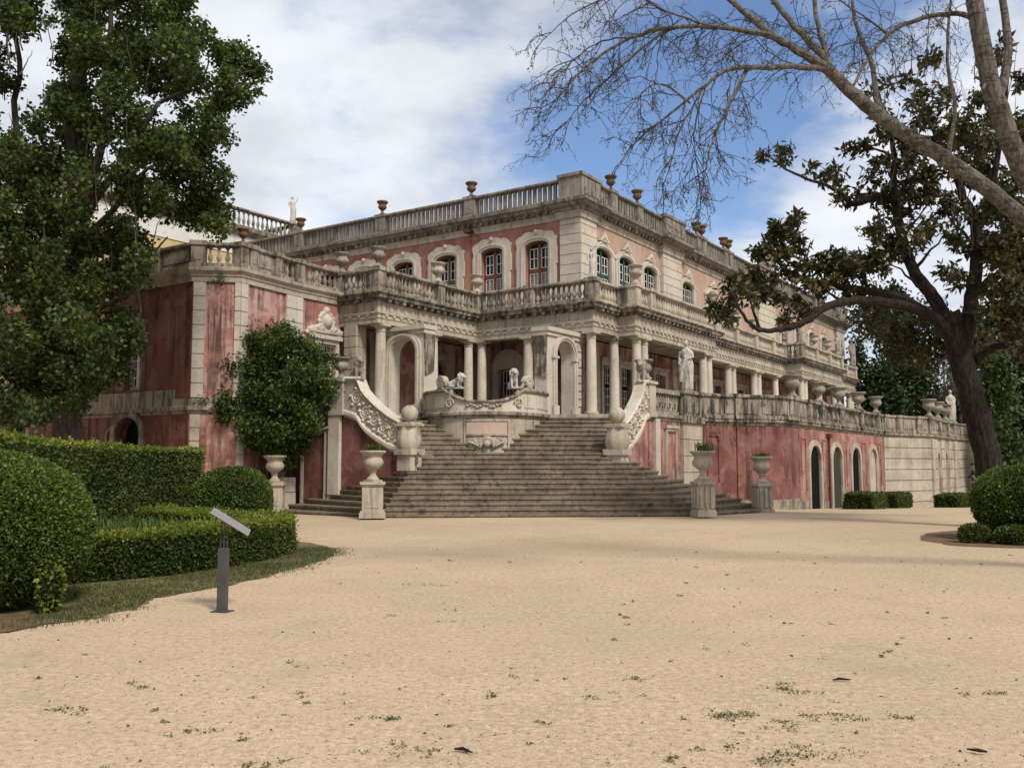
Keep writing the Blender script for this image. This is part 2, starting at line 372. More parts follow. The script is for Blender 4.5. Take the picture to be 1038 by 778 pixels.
def window(parent, fr, c, w, z0, zs, ri, fmat, sur='scallop', smat=None, rec=.26, shutters=False, transom=True, pad=.42, door=False):
    zt = zs+ri
    f = MB(); d0, d1 = -rec-.05, -rec+.03
    ring(f, fr, opening_path(c, w-.16, z0+.08, zs-.03, max(ri-.05, 0) if ri > 0 else 0, 8), opening_path(c, w-.004, z0, zs, ri, 8), d0, d1)
    fbox(f, fr, c-w/2+.08, c+w/2-.08, z0, z0+.10, d0, d1)
    fbox(f, fr, c-.07, c+.07, z0+.1, zt-.04, d0-.01, d1+.015)
    ztr = z0+(zt-z0)*.66
    if transom: fbox(f, fr, c-w/2+.07, c+w/2-.07, ztr-.08, ztr+.08, d0-.02, d1+.02)
    if door: fbox(f, fr, c-w/2+.07, c+w/2-.07, z0+.1, z0+.1+(zt-z0)*.3, d0-.015, d1-.02)
    fo = f.build('window', fmat, parent)
    g = MB(); fbox(g, fr, c-w/2-.02, c+w/2+.02, z0, zt+.05, -rec-.12, -rec-.06); g.build('pane', GLASS, fo)
    mu = MB()
    for sgn in (-1, 1):
        a, b = (c-w/2+.11, c-.10) if sgn < 0 else (c+.10, c+w/2-.11)
        zones = [(ztr+.12, zs-.03, 2, 2)] if transom else []
        zl = z0+.14+((zt-z0)*.3 if door else 0); zones.append((zl, (ztr-.12) if transom else zs-.05, 2, 4))
        for za, zb, nx, nz in zones:
            lw = .017
            for k in range(nx+1): x = a+(b-a)*k/nx; fbox(mu, fr, x-lw, x+lw, za, zb, d1-.02, d1+.006)
            for k in range(nz+1): z = za+(zb-za)*k/nz; fbox(mu, fr, a, b, z-lw, z+lw, d1-.018, d1+.008)
    mu.build('glazing_bar', WHITE, fo)
    if shutters:
        for a, b in ((c-w/2+.13, c-.12), (c+.12, c+w/2-.13)):
            sh = MB()
            for k in range(26): z = z0+.16+(ztr-.30-z0)*k/26; fbox(sh, fr, a, b, z, z+.055, -rec-.05, -rec-.015)
            sh.build('shutter', GREYSH, fo)
    if sur:
        m = MB()
        if sur == 'scallop':
            inn = opening_path(c, w, z0, zs, ri, 28); WW = w/2+pad
            outp = [(c-WW, z0), (c-WW, z0+(zs-z0)*.5)]+[(c-WW*(1.06 if 0 < k < 28 and (k < 3 or k > 25) else 1)*math.cos(math.pi*k/28), zs+.06+(ri+.34)*math.sin(math.pi*k/28)**.55+.09*abs(math.sin(math.pi*k/28*4.5))) for k in range(29)]+[(c+WW, z0+(zs-z0)*.5), (c+WW, z0)]
            ring(m, fr, inn, outp, -.02, .10); m.ell(fr.p(c, zs+ri+.40, .10), (.12, .12, .13))
            ring(m, fr, opening_path(c, w, z0, zs, ri, 28, .10, ri+.10), opening_path(c, w, z0, zs, ri, 28, .17, ri+.17), .095, .14)
            for s in (-1, 1): fbox(m, fr, c+s*(w/2+pad)-.05, c+s*(w/2+pad)+.05, zs-.9, zs-.1, -.02, .09)
        elif sur == 'crest':
            ring(m, fr, opening_path(c, w, z0, zs, ri, 14), opening_path(c, w, z0, zs, ri, 14, pad-.1, ri+.22), -.02, .09)
            ring(m, fr, opening_path(c, w, z0, zs, ri, 14, .08, ri+.06), opening_path(c, w, z0, zs, ri, 14, .15, ri+.13), .085, .13)
            top = [(c+x, zs+.16+(ri+.22)*math.cos(x*1.25)**2) for x in np.linspace(-w/2-pad, w/2+pad, 15)]
            for p, q in zip(top, top[1:]): cell(m, fr, [(p[0], p[1]-.13), (q[0], q[1]-.13), q, p], -.02, .12)
            for x, hh, ww in ((0, .42, .10), (-.17, .24, .10), (.17, .24, .10), (-.34, .06, .10), (.34, .06, .10)):
                cell(m, fr, [(c+x-ww, zs+ri+.30), (c+x+ww, zs+ri+.30), (c+x+ww*.6, zs+ri+.40+hh*.8), (c+x-ww*.6, zs+ri+.40+hh*.8)], .02, .16)
            m.ell(fr.p(c, zs+ri+.52, .13), (.11, .11, .14)); m.ell(fr.p(c-.2, zs+ri+.42, .12), (.09, .09, .07)); m.ell(fr.p(c+.2, zs+ri+.42, .12), (.09, .09, .07))
            for s in (-1, 1): fbox(m, fr, c+s*(w/2+pad-.12)-.07, c+s*(w/2+pad-.12)+.07, zs-1.5, zs+.05, -.02, .07)
        elif sur == 'arch':
            ring(m, fr, opening_path(c, w, z0, zs, ri, 16), opening_path(c, w, z0, zs, ri, 16, pad, ri+pad), -.02, .09)
            ring(m, fr, opening_path(c, w, z0, zs, ri, 16, pad*.6, ri+pad*.6), opening_path(c, w, z0, zs, ri, 16, pad*.85, ri+pad*.85), .085, .13)
        elif sur == 'rect':
            ring(m, fr, opening_path(c, w, z0, zs, 0), opening_path(c, w, z0, zs, 0, 4, pad), -.02, .08)
            fbox(m, fr, c-w/2-pad-.1, c+w/2+pad+.1, zs+pad+.002, zs+pad+.14, -.02, .18)
        m.build('surround', smat or LIME2, fo)
    return fo
def bal_prof(h, r): return [(r*.95, 0), (r*.95, .07*h), (r*.48, .12*h), (r*.62, .17*h), (r, .34*h), (r*.86, .46*h), (r*.44, .64*h), (r*.42, .80*h), (r*.62, .84*h), (r*.42, .87*h), (r*.9, .91*h), (r*.9, h)]
def baystrip(parent, a, b, z0, h, mat, w=.26, sp=.27, r=.085, kind='bal', rail=None, n=8):
    fr = Fr(a, b); L = fr.len
    if L < .12: return
    mb = MB(); lo, hi = .13, .14
    fbox(mb, fr, 0, L, z0, z0+lo, -w/2, w/2)
    if kind == 'bal':
        k = max(1, round(L/sp))
        for q in range(k): mb.lathe(bal_prof(h-lo-hi, r), fr.p((q+.5)*L/k, z0+lo), n)
    elif kind == 'pierced':
        k = max(1, round(L/sp)); s2 = L/k
        for q in range(k+1):
            c = q*s2; ww = .072 if 0 < q < k else .03
            fbox(mb, fr, max(0, c-ww), min(L, c+ww), z0+lo, z0+h-hi, -.06, .06)
            for sg in (-1, 1):
                e = c+sg*.055
                if 0 < e < L: cell(mb, fr, [(e, z0+h-hi-.14), (e+sg*.055, z0+h-hi-.002), (e, z0+h-hi-.002), (e-sg*.01, z0+h-hi-.1)], -.05, .05)
    else:
        fbox(mb, fr, 0, L, z0+lo, z0+h-hi, -w*.32, w*.32)
        if L > .6:
            fbox(mb, fr, .18, L-.18, z0+lo+.08, z0+h-hi-.08, w*.32-.01, w*.32+.03)
    o = mb.build('balustrade', mat, parent, smooth=40)
    hb = MB(); e = w/2+.04
    hb.sweep([tuple(fr.p(0, 0)[:2]), tuple(fr.p(L, 0)[:2])], [(-e+.04, h-hi), (e-.04, h-hi), (e, h-hi+.04), (e, h-.03), (e-.05, h), (-e+.05, h), (-e, h-.03), (-e, h-hi+.04)], z0)
    hb.build('handrail', rail or mat, o)
def pier(parent, p, d, z0, h, mat, w=.46, t=.40, name='pier'):
    d = Vector(d).normalized(); T = Matrix(((d.x, -d.y, 0, p[0]), (d.y, d.x, 0, p[1]), (0, 0, 1, 0), (0, 0, 0, 1)))
    mb = MB(); mb.box(-w/2, w/2, -t/2, t/2, z0+.12, z0+h-.12, T); mb.box(-w/2-.04, w/2+.04, -t/2-.04, t/2+.04, z0-.002, z0+.12, T); mb.box(-w/2-.05, w/2+.05, -t/2-.05, t/2+.05, z0+h-.12, z0+h+.025, T)
    mb.box(-w/2+.09, w/2-.09, -t/2-.015, t/2+.015, z0+.22, z0+h-.22, T)
    return mb.build(name, mat, parent)
def balrun(parent, a, b, z0, h, mat, stops=(), ends=(True, True), pw=.46, off=0.0, kind='bal', **k):
    """bays between piers at distances 'stops' along a->b"""
    fr = Fr(a, b); L = fr.len; xs = sorted(set(([0.0] if ends[0] else [])+list(stops)+([L] if ends[1] else [])))
    for x in xs: pier(parent, fr.p(x, 0, off)[:2], fr.d, z0, h, mat, pw)
    e = ([] if ends[0] else [-pw/2])+xs+([] if ends[1] else [L+pw/2])
    for i, (p, q) in enumerate(zip(e, e[1:])):
        kk = kind[i] if isinstance(kind, (list, tuple)) else kind
        baystrip(parent, fr.p(p+pw/2, 0, off)[:2], fr.p(q-pw/2, 0, off)[:2], z0, h, mat, kind=kk, **k)
def quoin(parent, fr, t0, t1, z0, z1, mat, d0=-.02, d1=.10, hgt=.44, gap=.034, name='quoin'):
    mb = MB(); n = max(1, round((z1-z0)/hgt)); hh = (z1-z0)/n
    fbox(mb, fr, t0+.012, t1-.012, z0, z1, d0, d1-.034)
    for k in range(n): fbox(mb, fr, t0, t1, z0+k*hh+gap/2, z0+(k+1)*hh-gap/2, d0, d1)
    return mb.build(name, mat, parent)
CORNICE = [(-.25, 0), (.12, 0), (.12, .16), (.18, .20), (.20, .28), (.34, .34), (.48, .42), (.48, .56), (.56, .60), (.58, .70), (-.25, .70)]

# ------------------------------------------------------------------ palace
palace = house('palace', 'pink two storey palace with stone colonnade, long balcony and balustraded roof', 'palace')
# main walls, upper and lower storey
wl = MB(); frL = Fr((3, 24), (3, 2.2)); frR = Fr((3, 2.2), (47, 2.2))
LV = [4.41, 6.87, 9.57, 12.24, 14.9, 17.6, 20.3]; LO = [(24-v, 1.25, 7.72, 11.30, .26) for v in LV]
wallpanel(wl, frL, 0, frL.len, 7.55, 12.6, LO, .5)
wl.build('upper_wall', PINKU, palace)
RU = [5.07, 7.34, 9.97, 14.67, 18.2, 21.7, 31.3, 34.6, 37.9, 41.2]; RO = [(u-3, 1.5, 7.72, 11.0, .32) for u in RU]
wr = MB(); wallpanel(wr, frR, .5, frR.len, 7.55, 12.6, RO, .5); tag(wr.build('upper_wall', PEACH, palace), 'peach coloured upper wall of the long right facade')
lw = MB(); wallpanel(lw, frL, 15.6, frL.len, 3.3, 7.0, [(24-5.95, 1.1, 3.4, 5.85, 0)], .5)
lw.build('lower_wall', PINK, palace)
lr = MB(); RL = [5.6, 7.3, 11.0, 14.9, 18.7, 22.4, 27, 31, 35]
wallpanel(lr, frR, .5, frR.len, 3.3, 7.0, [(u-3, 1.2, 3.4, 6.0, .0) for u in RL], .5); lr.build('lower_wall', PINK, palace)
lb = MB(); frB = Fr((-6.4, 8.2), (2.5, 8.2)); wallpanel(lb, frB, 0, frB.len, 3.3, 7.0, [(.74+6.4, 1.2, 3.4, 5.6, .6)], .4); lb.build('lower_wall', PINK, palace)
core = MB(); core.box(3.9, 46.4, 3.1, 23.4, 3, 12.6); core.build('light_block_core', DARK, palace)  # solid dark box added behind the walls to block light
rf = MB(); rf.box(3.1, 46.9, 2.3, 24, 12.62, 12.9); rf.build('roof', ROOFST, palace)
ew = MB(); ew.box(46.5, 47, 2.71, 24, -1.5, 12.58); ew.build('end_wall', PEACH, palace)
for i, v in enumerate(LV):
    window(palace, frL, 24-v, 1.25, 7.72, 11.30, .26, [BROWNP, BROWNP, GREENO, BROWNP, GREENO, BROWNP, BROWNP][i], 'scallop', LIME2, shutters=i < 2)
for i, u in enumerate(RU):
    window(palace, frR, u-3, 1.5, 7.72, 11.0, .32, [GREEND, GREEND, GREEND, GREENO, GREENO][i % 5], 'crest', LIME2, pad=.40, door=True, rec=.12)
window(palace, frL, 24-5.95, 1.1, 3.4, 5.85, 0, BROWNP, None, transom=False)
ar = MB(); ring(ar, frL, opening_path(24-5.95, 1.1, 3.4, 5.85, .02, 16), opening_path(24-5.95, 1.1, 3.4, 5.8, 0, 16, .33, .95), -.02, .10)
ring(ar, frL, opening_path(24-5.95, 1.1, 3.4, 5.8, 0, 16, .14, .70), opening_path(24-5.95, 1.1, 3.4, 5.8, 0, 16, .22, .80), .09, .15); ar.build('door_surround', LIME2, palace)
for u in RL: window(palace, frR, u-3, 1.2, 3.4, 6.0, 0, DKGREEN, 'rect', LIME, transom=True, pad=.2)
window(palace, frB, .74+6.4, 1.2, 3.4, 5.6, .6, BROWNP, 'arch', LIME, pad=.36)
# quoins and pilasters
quoin(palace, frL, 24-3.15, 21.92, 7.6, 12.5, LIME2); quoin(palace, frR, -.002, 1.32, 7.6, 12.5, LIME2, d1=.12)
for a, b in ((11.2, 13.5), (25.6, 29.0), (44.6, 46.9)): quoin(palace, frR, a-3, b-3, 7.6, 12.5, LIME2, d1=.22)
for a, b in ((7.45, 6.95), (3.1, 2.4)): quoin(palace, frL, 24-a, 24-b, 3.4, 6.95, LIME, d1=.12, hgt=.4)
for a, b in ((1.2, 1.75), (-.9, -.4), (-3.9, -3.4)): quoin(palace, frB, a+6.4, b+6.4, 3.4, 6.95, LIME, d1=.12, hgt=.4)
for u in (4.3, 9.3, 12.7, 16.8, 20.5, 24.6): quoin(palace, frR, u-3.25, u-2.75, 3.4, 6.95, LIME, d1=.12, hgt=.4)
# roof cornice and balustrade (breaks forward over the corner and over the pilasters)
def rp(): return [(3, 24), (3, 3.25), (2.86, 3.25), (2.86, 2.06), (4.4, 2.06), (4.4, 2.2), (11.1, 2.2), (11.1, 1.95), (13.6, 1.95), (13.6, 2.2), (25.5, 2.2), (25.5, 1.95), (29.1, 1.95), (29.1, 2.2), (44.5, 2.2), (44.5, 1.95), (47.1, 1.95), (47.1, 24)]
c = MB(); c.sweep(rp(), [(-.2, 12.32), (.05, 12.32), (.06, 12.5), (.10, 12.54), (.10, 12.62), (-.2, 12.62)]); c.build('frieze_band', LIME, palace)
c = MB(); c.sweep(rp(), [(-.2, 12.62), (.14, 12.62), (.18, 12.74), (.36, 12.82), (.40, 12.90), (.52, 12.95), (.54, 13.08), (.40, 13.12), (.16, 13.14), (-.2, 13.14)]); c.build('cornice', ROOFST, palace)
c = MB(); c2 = MB()
for k in range(120):
    fbox(c, frR, .3+k*.36, .42+k*.36, 12.64, 12.80, .12, .30)
for k in range(58): fbox(c2, frL, .4+k*.36, .52+k*.36, 12.64, 12.80, .12, .30)
c.build('cornice_brackets', CORN, palace); c2.build('cornice_brackets', CORN, palace)
balrun(palace, (3.0, 24), (3.0, 2.9), 13.14, 1.02, ROOFST, [24-19.7, 24-13.75, 24-8.1], (False, False), .62, kind='pierced', sp=.27, w=.3)
def block(parent, u0, u1, v0, v1, z0, z1, mat, name='parapet_block'):
    mb = MB(); mb.box(u0, u1, v0, v1, z0, z1-.14); mb.box(u0-.06, u1+.06, v0-.06, v1+.06, z1-.14, z1); mb.box(u0-.05, u1+.05, v0-.05, v1+.05, z0-.002, z0+.14)
    for k in range(4):
        a = u0+.2+(u1-u0-.4)*k/4; mb.box(a+.04, a+(u1-u0-.4)/4-.04, v0-.03, v0+.01, z0+.22, z1-.22)
    return mb.build(name, mat, parent)
block(palace, 2.72, 4.45, 1.93, 3.1, 13.14, 14.28, ROOFST)
block(palace, 11.1, 13.6, 1.75, 2.35, 13.14, 14.28, ROOFST)
block(palace, 25.5, 29.1, 1.75, 2.35, 13.14, 14.28, ROOFST)
block(palace, 44.5, 47.2, 1.75, 2.35, 13.14, 14.4, ROOFST)
frT = 2.12
balrun(palace, (4.6, frT), (11.1, frT), 13.14, 1.02, ROOFST, [1.2, 3.95], (False, False), .55, kind='pierced', sp=.26, w=.3)
balrun(palace, (13.6, frT), (25.5, frT), 13.14, 1.02, ROOFST, [2.3, 3.1, 6.4, 7.2], (False, False), .55, kind='pierced', sp=.26, w=.3)
balrun(palace, (29.1, frT), (44.5, frT), 13.14, 1.02, ROOFST, [4.2, 5.2, 9.4, 10.4], (False, False), .55, kind='pierced', sp=.26, w=.3)
tr = MB()
for k in range(9): tr.ell((27.3+.5*math.cos(k*2.1)*(1-k/12), 2.0+.2*math.sin(k*1.7), 14.35+.12*k), (.42-.02*k, .3, .26))
tr.build('trophy', GREYST, palace, remesh=.07)

# colonnade: entablature, cornice, deck and balcony balustrade
AX = [(-6.2, 8.2), (-6.2, 5.6), (0, 5.6), (0, 0), (2.05, 0), (2.05, -.8), (10.3, -.8), (10.3, 0), (23.9, 0), (23.9, -1.0), (32.6, -1.0), (32.6, 0), (40.5, 0), (40.5, 2.2)]
e = MB(); e.sweep(AX, [(-.22, 6.74), (.22, 6.74), (.22, 6.92), (.25, 6.93), (.25, 7.08), (.30, 7.10), (.30, 7.16), (.21, 7.18), (.21, 7.56), (-.22, 7.56)]); e.build('entablature', LIME, palace)
for a, b in zip(AX, AX[1:]):
    tg = MB(); mo = MB(); f = Fr(a, b); n = max(1, round(f.len/.42))
    for k in range(n):
        c0 = (k+.5)*f.len/n
        fbox(tg, f, c0-.185, c0+.185, 7.16, 7.52, .20, .235)
        tg.hexa([f.p(c0-.13, 7.10, .24), f.p(c0+.13, 7.10, .24), f.p(c0+.13, 7.10, .285), f.p(c0-.13, 7.10, .285)], [f.p(c0-.02, 7.0, .24), f.p(c0+.02, 7.0, .24), f.p(c0+.02, 7.0, .30), f.p(c0-.02, 7.0, .30)])
        fbox(mo, f, c0-.08, c0+.08, 7.54, 7.66, .18, .44)
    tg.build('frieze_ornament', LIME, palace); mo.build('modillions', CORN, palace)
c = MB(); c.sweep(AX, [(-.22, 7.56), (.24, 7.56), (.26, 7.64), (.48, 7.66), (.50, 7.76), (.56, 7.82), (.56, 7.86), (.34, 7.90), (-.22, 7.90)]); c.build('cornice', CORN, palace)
dk = MB(); dk.prism([(-6.0, 8.0), (-6.0, 5.8), (.2, 5.8), (.2, .2), (10.1, .2), (40.3, .2), (40.3, 2.0), (3.2, 2.0), (3.2, 8.0)], 7.0, 7.70); dk.prism([(2.25, -.6), (10.1, -.6), (10.1, .198), (2.25, .198)], 7.0, 7.70); dk.prism([(24.1, -.8), (32.4, -.8), (32.4, .198), (24.1, .198)], 7.0, 7.70); dk.build('balcony_deck', WEATH, palace)
BZ, BH = 7.9, .90; o_ = .16
def brun(a, b, stops=(), ends=(True, True), mat=WEATH, pw=.42): balrun(palace, a, b, BZ, BH, mat, stops, ends, pw, r=.102, sp=.25)
brun((-6.36, 7.35), (-6.36, 5.44), (), (True, False), pw=.4)
brun((-6.36, 5.44), (-.16, 5.44), (3.55,), (True, True))
brun((-.16, 5.44), (-.16, -.16), (2.75,), (False, True))
brun((-.16, -.16), (2.0, -.16), (), (False, False), LIME)
baystrip(palace, (1.89, -.2), (1.89, -.74), BZ, BH, WEATH, kind='panel')
brun((1.89, -.96), (10.4, -.96), (2.0-.65,), (True, True), LIME)
baystrip(palace, (10.4, -.7), (10.4, -.2), BZ, BH, LIME, kind='panel')
brun((10.4, -.16), (23.8, -.16), (2.4, 5.0, 8.0, 11.0), (True, True), LIME)
brun((23.74, -.16), (23.74, -1.16), (), (False, True), WEATH)
brun((23.74, -1.16), (32.76, -1.16), (3, 6), (False, True), LIME)
brun((32.76, -.16), (40.66, -.16), (2.6, 5.2), (True, True), LIME)
baystrip(palace, (32.76, -.95), (32.76, -.35), BZ, BH, LIME, kind='panel')
# columns
def column0():
    mb = MB(); H = 3.34
    mb.lathe([(.215, .20), (.212, .26), (.206, .9), (.205, 1.5), (.188, 2.6), (.178, 3.06)], (0, 0, 0), 24); o = mb.build('column', LIME2, palace, smooth=35)
    b = MB(); b.box(-.29, .29, -.29, .29, 0, .10); b.lathe([(.285, .10), (.29, .13), (.285, .16), (.24, .18), (.215, .21)], n=24); b.build('base', LIME, o, smooth=35)
    c = MB(); c.lathe([(.182, 3.05), (.20, 3.06), (.20, 3.10), (.18, 3.11), (.182, 3.18), (.25, 3.24), (.255, 3.26)], n=24); c.box(-.27, .27, -.27, .27, 3.258, H); c.build('capital', LIME, o, smooth=35)
    return o
col0 = column0()
COLS = [(0, 0), (0, 2.95), (0, 5.3), (-.55, 5.6), (-2.9, 5.6), (-6.0, 5.6), (1.95, .02), (2.35, -.8), (3.0, -.8), (9.35, -.8), (10.02, -.8), (14.7, 0), (15.4, 0), (18.7, 0), (19.4, 0), (22.4, 0), (24.2, -1.0), (24.9, -1.0), (28, -1.0), (31.6, -1.0), (32.3, -1.0), (35.2, 0), (36, 0), (39.6, 0), (40.3, 0)]
for i, (u, v) in enumerate(COLS):
    o = col0 if i == 0 else copy_tree(col0); o.location = (u, v, 3.4)
quoin(palace, Fr((-6.42, 7.0), (-6.42, 6.4)), 0, .6, 3.4, 6.74, LIME, hgt=.42, d0=-.5, d1=.06, name='end_pier')
# portals beside the bastion
def portal(name, fr, L, mat):
    mb = MB(); c = L*.50; w = 1.30
    wallpanel(mb, fr, 0, L, 3.404, 6.36, [(c, w, 3.404, 5.62, w/2)], .55)
    fbox(mb, fr, -.06, L, 6.362, 6.52, -.6, .07); fbox(mb, fr, -.10, L, 6.522, 6.68, -.64, .14); fbox(mb, fr, -.05, .22, 3.404, 3.75, -.58, .06)
    o = mb.build(name, mat, palace)
    s = MB(); ring(s, fr, opening_path(c, w, 3.75, 5.62, w/2, 16), opening_path(c, w, 3.75, 5.62, w/2, 16, .26, w/2+.26), -.02, .07)
    ring(s, fr, opening_path(c, w, 3.75, 5.62, w/2, 16, .08, w/2+.08), opening_path(c, w, 3.75, 5.62, w/2, 16, .16, w/2+.16), .065, .11)
    for sg in (-1, 1): fbox(s, fr, c+sg*(w/2+.14)-.2, c+sg*(w/2+.14)+.2, 3.404, 3.748, -.02, .12); fbox(s, fr, c+sg*(w/2+.14)-.19, c+sg*(w/2+.14)+.19, 5.53, 5.618, -.02, .13)
    for k in range(8): fbox(s, fr, L-.36, L-.08, 3.8+k*.31, 4.05+k*.31, -.02, .05)
    s.build('archivolt', LIME2, o)
    p = MB()                                     # the weathered outer end of the wall
    e_ = .004; 
    p.hexa([fr.p(-.045, 4.9, -.52), fr.p(-.045, 4.75, -.03), fr.p(.02, 4.75, -.03), fr.p(.02, 4.9, -.52)], [fr.p(-.075, 6.36, -.56), fr.p(-.075, 6.36, .02), fr.p(.02, 6.36, .02), fr.p(.02, 6.36, -.56)])
    p.build('stained_end_block', STAINED, o)
portal('portal', Fr((-2.5, .5), (.1, .5)), 2.6, LIME2)
def portalL(fr, L):
    pass
# left portal stands with its free end at the right
frq = Fr((-5.4, 6.0), (-5.4, 4.0))
mb = MB(); cq, wq = .98, 1.26
wallpanel(mb, frq, 0, 2.0, 3.404, 6.36, [(cq, wq, 3.404, 5.62, wq/2)], .55); fbox(mb, frq, 0, 2.06, 6.362, 6.52, -.6, .07); fbox(mb, frq, 0, 2.10, 6.522, 6.68, -.64, .14)
po = mb.build('portal', LIME2, palace)
s = MB(); ring(s, frq, opening_path(cq, wq, 3.75, 5.62, wq/2, 16), opening_path(cq, wq, 3.75, 5.62, wq/2, 16, .26, wq/2+.26), -.02, .07)
ring(s, frq, opening_path(cq, wq, 3.75, 5.62, wq/2, 16, .08, wq/2+.08), opening_path(cq, wq, 3.75, 5.62, wq/2, 16, .16, wq/2+.16), .065, .11)
for sg in (-1, 1): fbox(s, frq, cq+sg*(wq/2+.14)-.2, cq+sg*(wq/2+.14)+.2, 3.404, 3.748, -.02, .12)
s.build('archivolt', LIME2, po)
p = MB(); p.hexa([frq.p(1.98, 5.0, -.52), frq.p(1.98, 4.8, -.03), frq.p(2.05, 4.8, -.03), frq.p(2.05, 5.0, -.52)], [frq.p(1.98, 6.36, -.56), frq.p(1.98, 6.36, .02), frq.p(2.08, 6.36, .02), frq.p(2.08, 6.36, -.56)]); p.build('stained_end_block', STAINED, po)
# floodlight under the roof cornice
fl = MB(); fl.box(2.55, 2.95, 7.95, 8.25, 12.40, 12.56); fl.tube([(2.95, 8.1, 12.5), (2.9, 8.05, 11.9), (2.97, 7.95, 11.2)], .02, 6); fl.tube([(2.95, 8.1, 12.5), (2.9, 7.6, 12.2), (2.97, 7.5, 11.6)], .02, 6)
fl.build('cornice_lamp', IRON, palace)

# ------------------------------------------------------------------ wing on the left
wing = house('palace_wing', 'weathered pink wing with pale stone quoins and balustraded terrace roof on the left', 'palace wing')
PP = [(-12.5, 34), (-12.5, 8.0), (-11.5, 6.85), (-8.7, 7.25), (-6.4, 7.3)]
z3 = 3.45
f1, f2, f3, f4 = [Fr(a, b) for a, b in zip(PP, PP[1:])]
V1 = lambda v: 34-v
m = MB()
wallpanel(m, f1, 0, f1.len, 3.7, 7.6, [(V1(11.15), 1.0, 4.1, 6.2, .12), (V1(15.6), 1.0, 4.1, 6.2, .12), (V1(20.0), 1.0, 4.1, 6.2, .12)], .5); wallpanel(m, f1, 0, f1.len, -1.2, 3.2, [(V1(11.3), 1.45, -.3, 2.45, .72), (V1(14.9), 1.45, -.3, 2.45, .72), (V1(18.5), 1.45, -.3, 2.45, .72)], .5)
m.build('garden_wall', RED, wing)  # pink wall in deep red: the tree's shade is put into the colour
m = MB()
for f in (f2, f3): wallpanel(m, f, 0, f.len, 3.7, 7.6, (), .5); wallpanel(m, f, 0, f.len, -1.2, 3.2, (), .5)
wallpanel(m, f4, 0, f4.len, 3.7, 7.6, [(1.55, .95, 4.1, 6.0, 0)], .4)
m.build('wall', PINK, wing)
m = MB(); m.prism([(-11.9, 33), (-11.9, 8.3), (-11.3, 7.5), (-6.6, 7.8), (-6.6, 33)], -1, 7.7); m.build('light_block_core', DARK, wing)  # added solid core, keeps light out of the wing
m = MB(); m.sweep(PP, [(-.2, 3.2), (.03, 3.2), (.05, 3.28), (.13, 3.32), (.13, 3.42), (.04, 3.46), (.04, 3.698), (-.2, 3.698)]); m.build('string_course', WEATH, wing)
m = MB(); m.sweep(PP, [(-.2, 7.55), (.07, 7.55), (.09, 7.72), (.13, 7.74), (.13, 7.80), (.24, 7.90), (.26, 8.0), (.14, 8.04), (-.2, 8.04)]); m.build('cornice', LIME, wing)
for f, a, b in ((f2, .04, .42), (f2, f2.len-.16, f2.len+.02), (f3, -.01, .30), (f3, 2.28, f3.len), (f4, .02, .30)):
    quoin(wing, f, a, b, 3.72, 7.55, LIME2, d1=.07, hgt=.46)
for f, a, b in ((f2, .04, .34), (f3, .0, .28)): quoin(wing, f, a, b, -.3, 3.18, LIME, d1=.06, hgt=.42)
for c0 in (11.15, 15.6, 20.0): window(wing, f1, V1(c0), 1.0, 4.1, 6.2, .12, WHITE, 'rect', WEATH, pad=.16)
window(wing, f4, 1.55, .95, 4.1, 6.0, 0, WHITE, 'rect', LIME2, rec=.2, pad=.16)
for c0 in (11.3, 14.9, 18.5):
    m = MB(); ring(m, f1, opening_path(V1(c0), 1.45, -.3, 2.45, .72, 16), opening_path(V1(c0), 1.45, -.3, 2.45, .72, 16, .24, .96), -.02, .08); m.build('arch_surround', WEATH, wing)
    m = MB(); fbox(m, f1, V1(c0)-.8, V1(c0)+.8, -.3, 3.15, -.5, -.4); m.build('door', DKGREEN, wing)
m = MB(); wallpanel(m, f1, V1(19), V1(8.75), 3.42, 4.02, (), .02, .035); m.build('window_apron', WEATH, wing)
ca = MB()                                                        # carved cartouche over the small window
cx0 = 1.5
for t in np.linspace(0, 2*math.pi, 15)[:-1]: ca.ell(f4.p(cx0+.36*math.cos(t), 6.82+.36*math.sin(t), .05), (.10, .10, .09))
ca.ell(f4.p(cx0, 6.82, .06), (.24, .24, .28)); ca.ell(f4.p(cx0, 7.25, .05), (.16, .14, .14))
for sg in (-1, 1):
    for k in range(6): ca.ell(f4.p(cx0+sg*(.35+.12*k), 6.52-.035*k+.1*math.sin(k*1.9), .05), (.12, .10, .10))
    for k in range(4): ca.ell(f4.p(cx0+sg*(.62+.02*k), 6.25+.10*k, .04), (.09, .09, .09))
ca.build('cartouche', LIME2, wing, remesh=.035)
m = MB(); fbox(m, f4, cx0-.85, cx0+.85, 6.18, 6.38, -.02, .10); fbox(m, f4, cx0-.95, cx0+.95, 6.38, 6.46, -.02, .16); m.build('window_head', LIME, wing)
PZ, PH = 8.04, .84
balrun(wing, (-12.42, 34), (-12.42, 8.0), PZ, PH, WEATH, [4, 8, 12, 16, 20, 24], (False, False), .5, kind='panel', w=.3)
fa = Fr((-12.42, 8.0), (-11.45, 6.95)); balrun(wing, fa.p(.1, 0)[:2], fa.p(fa.len, 0)[:2], PZ, PH, WEATH, (), (True, False), .45, kind='bal', sp=.26)
fb = Fr((-11.45, 6.95), (-8.7, 7.33)); balrun(wing, fb.p(0, 0)[:2], fb.p(fb.len, 0)[:2], PZ, PH, WEATH, [.45, 1.72], (True, False), .36, kind=['panel', 'panel', 'bal'], sp=.26)
fc = Fr((-8.7, 7.33), (-6.5, 7.4)); balrun(wing, fc.p(.1, 0)[:2], fc.p(fc.len, 0)[:2], PZ, PH, WEATH, (), (True, False), .42, kind='bal', sp=.26)
